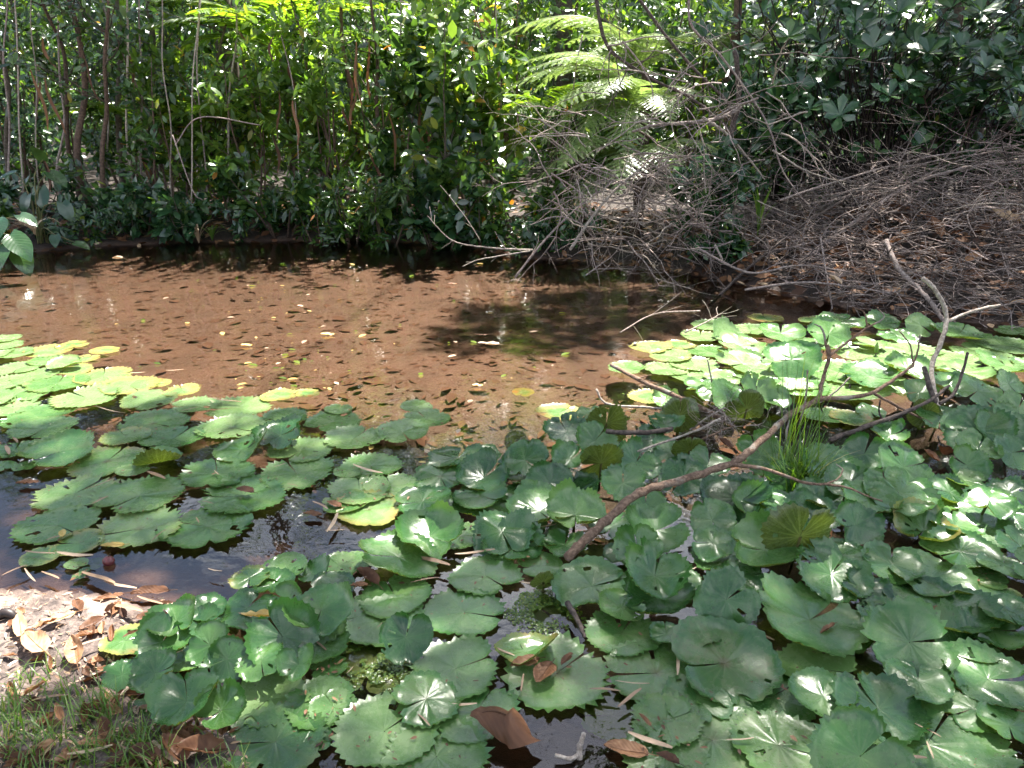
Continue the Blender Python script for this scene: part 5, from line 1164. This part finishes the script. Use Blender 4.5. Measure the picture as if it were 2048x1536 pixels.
# ------------------------------------------------------------------ buds, fruit, fallen leaves, strips
def lathe(prof, k=14):
    prof = np.array(prof); th_ = np.arange(k) * 2 * math.pi / k
    V = np.stack([prof[:, 0:1] * np.cos(th_), prof[:, 0:1] * np.sin(th_), np.repeat(prof[:, 1:2], k, 1)], -1).reshape(-1, 3)
    i, j = np.meshgrid(np.arange(len(prof) - 1), np.arange(k), indexing='ij')
    return V, np.stack([i * k + j, i * k + (j + 1) % k, (i + 1) * k + (j + 1) % k, (i + 1) * k + j], -1).reshape(-1, 4)
def plain(name, c1, c2, rough, scale=30.):
    m, ns, ls, o = nmat(name); tc = N(ns, "ShaderNodeTexCoord"); no = N(ns, "ShaderNodeTexNoise", Scale=scale, Detail=4.0); ls.new(tc.outputs["Object"], no.inputs["Vector"])
    p = N(ns, "ShaderNodeBsdfPrincipled", Roughness=rough); ls.new(mixc(ns, ls, sstep(ns, ls, no.outputs["Fac"], .35, .65), c1, c2), p.inputs["Base Color"])
    bp = N(ns, "ShaderNodeBump", Strength=.3, Distance=.003); ls.new(no.outputs["Fac"], bp.inputs["Height"]); ls.new(bp.outputs[0], p.inputs["Normal"]); ls.new(p.outputs[0], o.inputs[0]); return m
M["bud"] = plain("bud_green", (.11, .20, .03), (.20, .28, .06), .4); M["fruit"] = plain("fruit_skin", (.085, .016, .020), (.17, .045, .045), .3, 120.)
M["pod"] = plain("black_pod", (.012, .008, .008), (.04, .026, .022), .5); M["foam"] = plain("pale_scrap", (.6, .58, .52), (.75, .72, .66), .7)
for (px, py, h, lab) in [(1750, 700, .075, "tall pointed green lily bud between the far right pads"), (1540, 705, .05, "small green lily bud left of the bright raised pad")]:
    b = onz(px, py + 14, 0); root = empty("lily_bud", b); tag(root, lab, "flower bud", "lily buds on the far right pads")
    mb = MB(); tube(mb, [(0, 0, -.03), (.003, 0, .03)], .005, 6); mb.build("stalk", M["petiole"], root)
    V, q_ = lathe([(.003, .0), (.012, .012), (.016, .03), (.013, .055), (.006, .075), (.0005, .088)]); V = V * (h / .088) + np.array([0, 0, .03]); mb = MB(); mb.add(V, q_); bud = mb.build("bud", M["bud"], root)
    for s in range(4):
        tp = TPL["lan"]; mb = MB(); V = tp[0] * np.array([.022, h * .95, .02]); V = np.column_stack([V[:, 0], V[:, 2] - .014 * (1 - tp[0][:, 1] ** 2), V[:, 1] + .032]); a = s * 1.571 + .4
        Rm = np.array([[math.cos(a), -math.sin(a), 0], [math.sin(a), math.cos(a), 0], [0, 0, 1]]); mb.add(V @ Rm.T, tp[1], None, .7); mb.build("sepal", M["grass"], bud)
b = onz(217, 1122, .012); th_ = np.linspace(0, math.pi, 11); V, q_ = lathe([(max(.021 * math.sin(a), .0006), -.019 * math.cos(a)) for a in th_], 18)
root = empty("red_fruit", b); tag(root, "small dark red fruit floating at the muddy water's edge", "fruit"); mb = MB(); mb.add(V, q_); mb.build("skin", M["fruit"], root)
mb = MB(); tube(mb, [(.004, 0, .018), (.007, .002, .026), (.012, .003, .030)], [.0018, .0015, .001], 5); mb.build("fruit_stalk", M["twig_dark"], root)
b = onz(14, 1240, .05); mb = MB(); tt = np.linspace(0, 1.75 * math.pi, 22); tube(mb, np.column_stack([.026 * np.cos(tt), .010 * np.sin(tt * .5), .022 * np.sin(tt)]), .013 * np.sin(math.pi * np.linspace(.12, .95, 22)) + .004, 8)
o = mb.build("seed_pod", M["pod"]); o.location = b; tag(o, "black coiled seed pod on the bright mud at the left edge", "seed pod")

def dead_leaf_mesh(r, L, ratio, curl, fold, tone, mat, wav=.03, lobes=0):
    nv_, nu = 13, 9; V, uv = [], []
    for a in range(nv_):
        y = a / (nv_ - 1); w = ratio * .5 * math.sin(math.pi * min(1, .06 + .94 * y ** .9)) ** .75 if 0 < a < nv_ - 1 else .004
        if lobes: w *= 1 + .35 * math.sin(y * math.pi * 2 * lobes)
        for b in range(nu):
            s = b / (nu - 1) * 2 - 1; yy = y - .5
            z = fold * abs(s) * w * 2 + curl * (yy ** 2 - .1) + wav * math.sin(7 * y + 3 * s) * abs(s) + .02 * r.normal() * abs(s)
            V.append((s * w * (1 - .35 * abs(fold)), yy, z)); uv.append((.5 + .5 * s, y))
    q_ = [(a * nu + b, a * nu + b + 1, (a + 1) * nu + b + 1, (a + 1) * nu + b) for a in range(nv_ - 1) for b in range(nu - 1)]
    mb = MB(); mb.add(np.array(V) * L, q_, None, np.clip(tone + r.normal(0, .06, len(V)), 0, 1), np.array(uv)); tube(mb, np.array([(0, -.72, .02), (0, -.5, .0 + curl * .15), (0, 0, -curl * .1 + .004), (0, .45, curl * .1)]) * L, np.array([.012, .011, .008, .003]) * L, 5, max(tone - .2, 0), False)
    return mb.mesh("dead_leaf", M[mat])
def lay(me, name, p, az, lab, cat="dead leaf", group=None, tilt=(0, 0)):
    o = link(name, me); o.location = p; o.rotation_euler = (tilt[0], tilt[1], az); tag(o, lab, cat, group); return o
rl = np.random.default_rng(55)
HERO = [  # px, py, length px, angle, ratio, curl, fold, tone, mat, z, tilt, label
    (1050, 1325, 62, 1.9, .55, .25, .2, .62, "dead", .03, (0, 0), "upper of the paired brown leaves on a large pad"),
    (1088, 1345, 66, 2.6, .72, .2, .15, .50, "dead", .035, (0, .1), "lower veined brown leaf of the pair on a large pad"),
    (1132, 1320, 36, 2.5, .5, .2, .3, .42, "dead", .03, (0, 0), "small brown leaf right of the paired leaves"),
    (538, 1228, 105, 1.75, .22, .5, .35, .6, "yellowleaf", .10, (0, .1), "curved yellow leaf lying across raised pads"),
    (150, 1300, 74, .5, .52, .35, .3, .78, "dead", .07, (.35, -.2), "big tan leaf standing on the sunlit mud"),
    (215, 1196, 60, 2.0, .30, .2, .3, .55, "dead", .02, (0, 0), "brown oblong leaf at the muddy waterline"),
    (300, 1185, 74, 1.7, .42, .2, .3, .35, "dead", .02, (0, 0), "dark brown leaf floating right of the oblong one"),
    (490, 982, 44, 1.2, .55, .3, .3, .2, "dead", .03, (0, 0), "purple-brown leaf lying on a flat pad"),
    (55, 966, 46, 1.65, .38, .2, .3, .5, "dead", .015, (0, 0), "orange-brown leaf floating at the left edge"),
    (625, 1028, 40, 1.4, .5, .2, .2, .45, "dead", .02, (0, 0), "brown leaf scrap on the yellowing pad"),
    (668, 1008, 40, 1.0, .5, .2, .2, .5, "dead", .025, (0, 0), "pale brown leaf scrap right of the other"),
    (735, 1156, 64, .9, .55, .5, .5, .38, "dead", .03, (.2, 0), "crumpled brown leaf in the gap between the middle pads"),
    (718, 1172, 36, 1.6, .5, .4, .4, .6, "dead", .03, (0, 0), "small tan leaf curled below the crumpled one"),
    (870, 998, 36, 1.6, .5, .1, .1, .62, "dead", .035, (0, 0), "oval tan leaf on a wet-centred pad"),
    (1655, 1258, 50, 2.2, .28, .35, .5, .62, "dead", .04, (0, .2), "orange leaf curl on the big wavy pad"),
    (1600, 1388, 38, .4, .6, .3, .4, .42, "dead", .03, (.3, 0), "small red-brown leaf between two flat pads"),
    (1868, 1232, 66, 2.5, .28, .4, .7, .55, "dead", .05, (0, 0), "rolled tan leaf on the big right pad"),
    (1885, 905, 56, 2.2, .6, .5, .5, .25, "dead", .06, (.6, 0), "dark red dead leaf under the bent pale stick"),
    (1862, 912, 34, .8, .6, .4, .4, .42, "dead", .06, (.5, 0), "orange-brown dead leaf beside the dark red one"),
    (1450, 888, 34, 1.0, .6, .4, .4, .3, "dead", .05, (.5, 0), "red-brown dead leaf below the twig nest"),
    (345, 1500, 84, 1.0, .6, .5, .4, .38, "dead", .06, (.3, .3), "curled brown leaf on the mud by the lowest left pad"),
    (400, 1500, 96, 1.9, .62, .5, .4, .42, "dead", .05, (.4, 0), "broad brown leaf at the foot of the lowest left pad"),
    (290, 1512, 76, 1.3, .6, .4, .4, .15, "dead", .05, (.2, 0), "dark curled leaf at the bottom edge on the mud"),
    (208, 1455, 50, .6, .6, .4, .4, .2, "dead", .06, (.4, 0), "red-brown leaf in the bank grass"),
    (168, 1425, 46, .5, .4, .5, .7, .3, "dead", .06, (.5, .2), "mauve curled leaf in the bank grass"),
    (118, 1425, 52, .7, .34, .3, .4, .66, "dead", .07, (.2, 0), "yellowish leaf lying in the bank grass"),
    (70, 1285, 96, .9, .5, .2, .2, .9, "dead", .05, (0, 0), "bleached leaf lying flat on the bright mud"),
    (40, 1250, 90, .6, .3, .2, .2, .95, "dead", .05, (0, 0), "long bleached leaf beside the black pod"),
    (110, 1240, 80, 2.2, .34, .2, .2, .92, "dead", .04, (0, 0), "pale pink leaf on the bright mud"),
    (435, 1390, 100, .6, .26, .4, .6, .55, "dead", .09, (.3, 0), "long brown twisted leaf across the left pads"),
    (447, 1440, 60, .2, .5, .4, .4, .4, "dead", .05, (.5, 0), "brown leaf tucked under the left pads"),
    (365, 1470, 40, 1.2, .5, .4, .3, .5, "dead", .05, (.2, 0), "orange leaf scrap on the dark mud"),
    (1252, 1500, 90, 1.3, .5, .2, .2, .7, "dead", .012, (0, 0), "sodden pinkish leaf at the bottom edge"),
    (1335, 1518, 50, 1.0, .5, .3, .4, .2, "dead", .03, (0, 0), "dark shrivelled leaf on the bottom pads"),
    (225, 1090, 46, 1.65, .42, .1, .1, .45, "yellowleaf", .015, (0, 0), "olive-yellow floating leaf above the red fruit"),
    (125, 1066, 30, .5, .5, .2, .2, .85, "yellowleaf", .03, (0, 0), "pale yellow leaf standing on a left pad"),
    (985, 689, 28, 1.5, .6, .2, .3, .95, "straw", .015, (0, 0), "white leaf floating in the middle of open water"),
    (965, 686, 18, 1.5, .5, .2, .2, .95, "straw", .015, (0, 0), "small white scrap beside the white floating leaf"),
    (493, 690, 24, 1.5, .5, .1, .1, .9, "yellowleaf", .012, (0, 0), "pale cream leaf floating left of centre"),
    (655, 668, 28, 1.5, .5, .1, .1, .9, "yellowleaf", .012, (0, 0), "yellow-white leaf floating in open water"),
    (955, 770, 22, 1.5, .5, .1, .1, .8, "yellowleaf", .012, (0, 0), "small yellow leaf near the shade line"),
    (962, 669, 28, 1.6, .2, .1, .1, .5, "dead", .012, (0, 0), "orange strip floating under the white branch"),
    (235, 517, 22, 1.5, .6, .3, .4, .98, "straw", .015, (0, 0), "white butterfly-shaped leaf on the far left water"),
    (905, 568, 20, 1.5, .5, .2, .2, .6, "dead", .012, (0, 0), "orange leaf on the water below the white branch"),
    (2010, 434, 60, 1.4, .4, .6, .6, .98, "straw", .0, (.4, .2), "white crumpled leaf caught high on the brush pile"),
    (1870, 455, 50, .3, .6, .5, .4, .5, "dead", .0, (.8, 0), "tan dead leaf standing in the brush pile"),
    (1290, 1440, 40, .5, .3, .3, .4, .7, "dead", .03, (0, 0), "tan leaf scrap above the sodden leaf"),
    (1690, 1425, 60, 2.4, .3, .4, .7, .2, "dead", .03, (.2, 0), "withered brown bud in the dark gap at lower right"),
    (1670, 560, 30, .8, .6, .4, .4, .8, "straw", .0, (.5, 0), "pale leaf scrap at the brush pile's foot"),
]
for (px, py, lp, ang, ra, cu, fo, tn, mt, z, tl, lab) in HERO:
    if z == 0.0: p = at(px, py, 7.0 if px > 1800 else 6.2)
    else:
        p = onz(px, py, z); g = gz(p[0], p[1])
        if g > 0: p = onz(px, py, g + z * .5)
    lay(dead_leaf_mesh(rl, lp / F * depth(p), ra, cu, fo, tn, mt), "dead_leaf", p, ang + 1.57 * 0, lab, tilt=tl)
def tent_leaf():
    p = onz(1003, 1478, .0); L = 128 / F * depth(p); nu, nv_ = 17, 11; V, uv = [], []
    for a in range(nu):
        u = a / (nu - 1); w = .40 * L * math.sin(math.pi * min(1, .03 + .97 * u ** 1.15)) ** .8 * (1.35 if u > .6 else 1.0) + .003
        for b in range(nv_):
            v = b / (nv_ - 1) * 2 - 1; ph = v * 1.15 + .25 * math.sin(4 * u); rho = w / 1.5
            x = (u - .5) * L + (.16 * L * max(v, 0) * u); y = -rho * math.sin(ph) * 1.1 + .05 * L * math.sin(5 * u); z = rho * math.cos(ph) + .06 * L * math.sin(6 * u + 1) * abs(v) + .045 - .02 * u + .05 * L * (u < .15)
            V.append((x, y, z)); uv.append((.5 + .5 * v, u))
    mb = MB(); mb.add(V, [(a * nv_ + b, (a + 1) * nv_ + b, (a + 1) * nv_ + b + 1, a * nv_ + b + 1) for a in range(nu - 1) for b in range(nv_ - 1)], None, np.clip(.33 + rl.normal(0, .05, len(V)), 0, 1), np.array(uv))
    tube(mb, [((u - .5) * L, .05 * L * math.sin(5 * u), .40 * L * math.sin(math.pi * min(1, .03 + .97 * u ** 1.15)) ** .8 / 1.5 + .048 - .02 * u) for u in np.linspace(.06, .97, 14)], .0016, 5, .15, False)
    o = mb.build("dead_leaf", M["dead"]); o.location = p; o.rotation_euler = (0, 0, -.25); tag(o, "big curled brown leaf standing in the sky-lit water gap", "dead leaf")
tent_leaf()
# dry bamboo strips
STR = [(860, 1122, 80, 2.0), (793, 1100, 60, 1.1), (950, 1104, 70, 1.45), (720, 1165, 40, .4), (850, 1160, 50, 1.35), (195, 1155, 90, 2.1), (240, 1170, 70, 1.9), (430, 1140, 30, 1.9), (165, 1290, 60, .9), (312, 950, 54, 2.2), (200, 968, 50, .9), (735, 938, 60, 2.0), (318, 1070, 40, .2), (395, 1040, 30, 2.6), (433, 945, 24, 2.5), (665, 1045, 60, .1), (640, 1010, 40, 2.2), (760, 1250, 10, .5), (700, 1340, 10, .5),
       (905, 1408, 85, 1.55), (848, 1440, 36, 2.4), (1045, 1365, 42, .15), (1010, 1303, 40, 2.2), (1265, 1365, 60, 1.55), (1210, 1380, 54, 1.7), (1260, 1395, 60, .9), (1300, 1480, 80, 2.1), (1355, 1325, 60, .2), (1425, 1300, 44, 2.9), (1460, 1300, 40, 1.6), (1385, 1265, 34, .1), (1480, 1478, 50, 1.5), (1810, 1516, 75, 1.6), (1855, 1460, 44, 2.5), (1800, 1485, 40, .6), (1860, 1500, 40, .2), (1700, 1510, 34, 2.0), (1520, 1270, 50, 2.3), (1620, 1240, 30, .1),
       (365, 1300, 54, .9), (540, 1260, 50, 2.8), (640, 1290, 44, 2.4), (320, 1430, 60, .15), (335, 1420, 40, 2.7), (265, 1370, 60, .3), (270, 1510, 100, 2.2), (330, 1505, 90, 2.3), (180, 1500, 70, 1.2), (100, 1395, 60, 1.4), (250, 1215, 90, 2.05), (300, 1200, 60, 2.0), (60, 1150, 50, 2.3), (30, 1140, 40, .7), (100, 1150, 50, 2.1), (80, 1105, 60, 1.8), (150, 1108, 70, 1.75), (110, 1075, 30, .8), (200, 1000, 30, .6), (560, 930, 20, 1.0), (1100, 1050, 40, 1.2), (1165, 1065, 40, 1.3), (1205, 1060, 30, 2.0), (1130, 1180, 30, 1.6), (1055, 1165, 30, 1.6), (415, 1005, 30, 2.1), (380, 818, 30, 1.2), (450, 800, 60, 1.8), (220, 820, 60, 1.8), (30, 880, 40, 2.4), (15, 900, 60, 2.5), (350, 740, 30, 1.5), (275, 745, 26, 1.5), (585, 970, 24, 2.0), (820, 990, 40, .1), (790, 800, 30, 1.0), (670, 1060, 34, 1.5), (490, 1230, 30, 2.0), (1700, 1185, 30, 1.2), (1345, 1080, 50, 1.2), (1380, 1140, 30, 1.0)]
SM = []
for k in range(4):
    t = np.linspace(0, 1, 7); w = (.055 * np.sin(math.pi * (.08 + .86 * t)) ** .6)[:, None]; P = np.column_stack([.02 * np.sin(3 * t + k), t - .5, .02 * np.sin(4 * t + k)]); sdv = np.array([1, 0, 0.])
    mb = MB(); mb.add(np.concatenate([P - sdv * w + np.array([0, 0, .02]), P, P + sdv * w + np.array([0, 0, .015])]), [(i, i + 1, 8 + i, 7 + i) for i in range(6)] + [(7 + i, 8 + i, 15 + i, 14 + i) for i in range(6)], None, .25 + .2 * k, np.concatenate([np.column_stack([np.full(7, s), t]) for s in (0, .5, 1)])); SM.append(mb.mesh("dry_strip", M["straw"]))
SREL = relations([(q_[0], q_[1]) for q_ in STR])
for k, (px, py, lp, ang) in enumerate(STR):
    p = onz(px, py, .03); p = onz(px, py, max(.03, gz(p[0], p[1]) + .03)); o = link("dry_strip", SM[k % 4]); o.location = p; s = max(lp, 18) / F * depth(p) * 1.15
    o.scale = (s * rl.uniform(.7, 1.2), s, s); o.rotation_euler = (rl.normal(0, .06), rl.normal(0, .15), -ang + math.pi)
    reg = "on the muddy bank" if gz(p[0], p[1]) > -.005 else "floating among the lily pads"
    tag(o, say("dry straw-coloured", "leaf strip", SREL[k]), "dry leaf strip", "dry strips " + reg)
# green floating weed in two gaps
for (cx_, cy_, rx_, ry_, lab) in [(742, 1330, 95, 58, "bright green floating weed over the drowned pad at lower centre"), (1085, 1222, 75, 45, "bright green floating weed in the gap right of the middle pads")]:
    n = 1500; a = rl.uniform(0, 6.28, n); q_ = rl.random(n) ** .6; P = np.array([onz(cx_ + rx_ * s_ * math.cos(b_) * (1 + .25 * math.sin(3 * b_)), cy_ + ry_ * s_ * math.sin(b_), .003) for s_, b_ in zip(q_, a)])
    P = P[wob(P[:, 0] * 14, P[:, 1] * 14) > -.25]; n = len(P); a = rl.uniform(0, 6.28, n); L = rl.uniform(.004, .012, n); mb = MB()
    scatter_leaves(mb, TPL["ell"], P, np.column_stack([np.cos(a), np.sin(a), np.full(n, .02)]), np.column_stack([rl.normal(0, .1, (n, 2)), np.ones(n)]), L, L * .8, rl.uniform(.3, .9, n))
    tag(mb.build("floating_weed", M["leaf_lime"]), lab, "water weed", kind="stuff")
# small drifting leaves, many standing in for reflected foliage glints
for k in range(150):
    px, py = (rl.normal(570, 110) if k % 3 else rl.uniform(120, 1280)), rl.uniform(515, 800) if k < 125 else rl.uniform(800, 1000)
    if k >= 125: px = rl.uniform(680, 1000)
    p = onz(px, py, .005)
    if pond_sd(p[None, :2])[0] > -.05: continue
    me = SM[k % 4]; tp = TPL["ell"]; mb = MB(); L = .02 + .06 * rl.random() ** 2; V = tp[0] * np.array([.5, 1, .6]) * L; V[:, 2] += .004
    mb.add(V, tp[1], None, rl.uniform(.3, .95)); o = mb.build("drifting_leaf", M[["leaf_lime", "straw", "leaf_lime", "yellowleaf"][k % 4]]); o.location = p; o.rotation_euler = (0, 0, rl.uniform(0, 6.28))
    tag(o, "tiny pale leaf drifting on the open brown water", "leaf", "tiny leaves drifting on the open water")

# ------------------------------------------------------------------ grass
def blades(mb, r, base, n, L, spread, width, tone, lean=.5):
    t = np.linspace(0, 1, 6)
    for k in range(n):
        a = r.uniform(0, 6.28); l = L * r.uniform(.5, 1.1); o = np.array([math.cos(a), math.sin(a), 0]); b = base + np.append(r.normal(0, spread, 2), 0)
        k_ = lean * r.uniform(.3, 1.2); P = b + np.outer(t ** 1.6, o) * l * k_ + np.outer(t - .35 * k_ * t ** 2.5, (0, 0, 1.)) * l
        s = np.array([-o[1], o[0], 0]); w = (width * (1 - t ** 1.8) + .0004)[:, None]
        mb.add(np.concatenate([P - s * w, P + s * w]), [(i, i + 1, 7 + i, 6 + i) for i in range(5)], None, np.clip(r.normal(tone, .18), 0, 1))
rg = np.random.default_rng(12)
c0 = onz(1592, 985, 0); root = empty("grass_tuft", c0); tag(root, "tall bright green grass tuft growing among the pads under the long stick", "grass tuft")
mb = MB(); blades(mb, rg, np.zeros(3), 150, .29, .045, .0038, .5, .7); mb.build("blades", M["grass"], root)
mb = MB(); blades(mb, rg, np.array([.02, .12, 0]), 34, .62, .05, .0020, .5, .35); mb.build("tall_stalks", M["grass"], root)
TUF = [(40, 1330), (30, 1440), (110, 1460), (190, 1420), (170, 1395), (240, 1440), (260, 1480), (60, 1510), (150, 1500), (210, 1380), (90, 1385), (10, 1400), (310, 1510), (130, 1360), (280, 1450), (20, 1480), (195, 1475), (75, 1445), (235, 1510), (455, 1515)]
BL = [((150, 1300), "the big tan leaf"), ((208, 1455), "the red-brown leaf in the grass"), ((118, 1425), "the yellowish leaf in the grass"), ((290, 1512), "the dark curled bottom leaf"), ((14, 1240), "the black seed pod"), ((400, 1500), "the broad brown leaf"), ((70, 1285), "the bleached flat leaf")]
TREL = relations(TUF, BL)
for k, (px, py) in enumerate(TUF):
    p = onz(px, py, .09); p[2] = gz(p[0], p[1]) - .005; root = empty("grass_tuft", p)
    tag(root, say("short fine green", "grass tuft", TREL[k]), "grass tuft", "grass tufts on the near bank")
    mb = MB(); blades(mb, rg, np.zeros(3), int(rg.integers(14, 26)), rg.uniform(.07, .13), .022, .0018, .62, .8); mb.build("blades", M["grass"], root)
mb = MB()
for k in range(130):
    p = onz(rg.uniform(-150, 420), rg.uniform(1300, 1640), .09); s = pond_sd(p[None, :2])[0]
    if s < .05: continue
    p[2] = gz(p[0], p[1]) - .005; blades(mb, rg, p, 5, .07, .03, .0014, .6, .9)
tag(mb.build("bank_grass", M["grass"]), "sparse fine grass sprouting from the near mud bank", "grass", kind="stuff")
# litter on the near bank: counted leaves and crumbs
DL = [dead_leaf_mesh(rl, 1.0, ra, cu, fo, tn, "dead") for ra, cu, fo, tn in [(.5, .3, .3, .35), (.4, .2, .4, .6), (.55, .4, .3, .8), (.3, .5, .6, .5), (.6, .2, .2, .2)]]
FP = np.column_stack([rl.uniform(5, 470, 120), rl.uniform(1195, 1530, 120)]); FP = FP[[pond_sd(onz(a_, b_, .08)[None, :2])[0] > -.03 for a_, b_ in FP]]; FREL = relations(FP, BL, 12)
for k, (px, py) in enumerate(FP):
    p = onz(px, py, .08)
    p[2] = max(gz(p[0], p[1]), 0) + .012; o = link("fallen_leaf", DL[k % 5]); L = rl.uniform(.035, .085); o.location = p; o.scale = (L, L, L); o.rotation_euler = (rl.normal(0, .3), rl.normal(0, .3), rl.uniform(0, 6.28))
    tag(o, say("small dry", "fallen leaf", FREL[k]), "dead leaf", "small fallen leaves on the near bank")
mb = MB(); n = 1500; P = np.array([onz(a, b, .05) for a, b in np.column_stack([rl.uniform(-60, 500, n), rl.uniform(1170, 1560, n)])]); P = P[pond_sd(P[:, :2]) > -.06]; n = len(P)
P[:, 2] = np.maximum(ground_h(P[:, :2]), 0) + .006; a = rl.uniform(0, 6.28, n); L = rl.uniform(.006, .03, n)
scatter_leaves(mb, TPL["lan"], P, np.column_stack([np.cos(a), np.sin(a), rl.normal(0, .2, n)]), np.column_stack([rl.normal(0, .6, (n, 2)), np.ones(n)]), L, L * .3, rl.uniform(.2, 1, n))
tag(mb.build("bank_crumbs", M["straw"]), "crumbs of dry leaf and straw strewn over the near mud", "debris", kind="stuff")
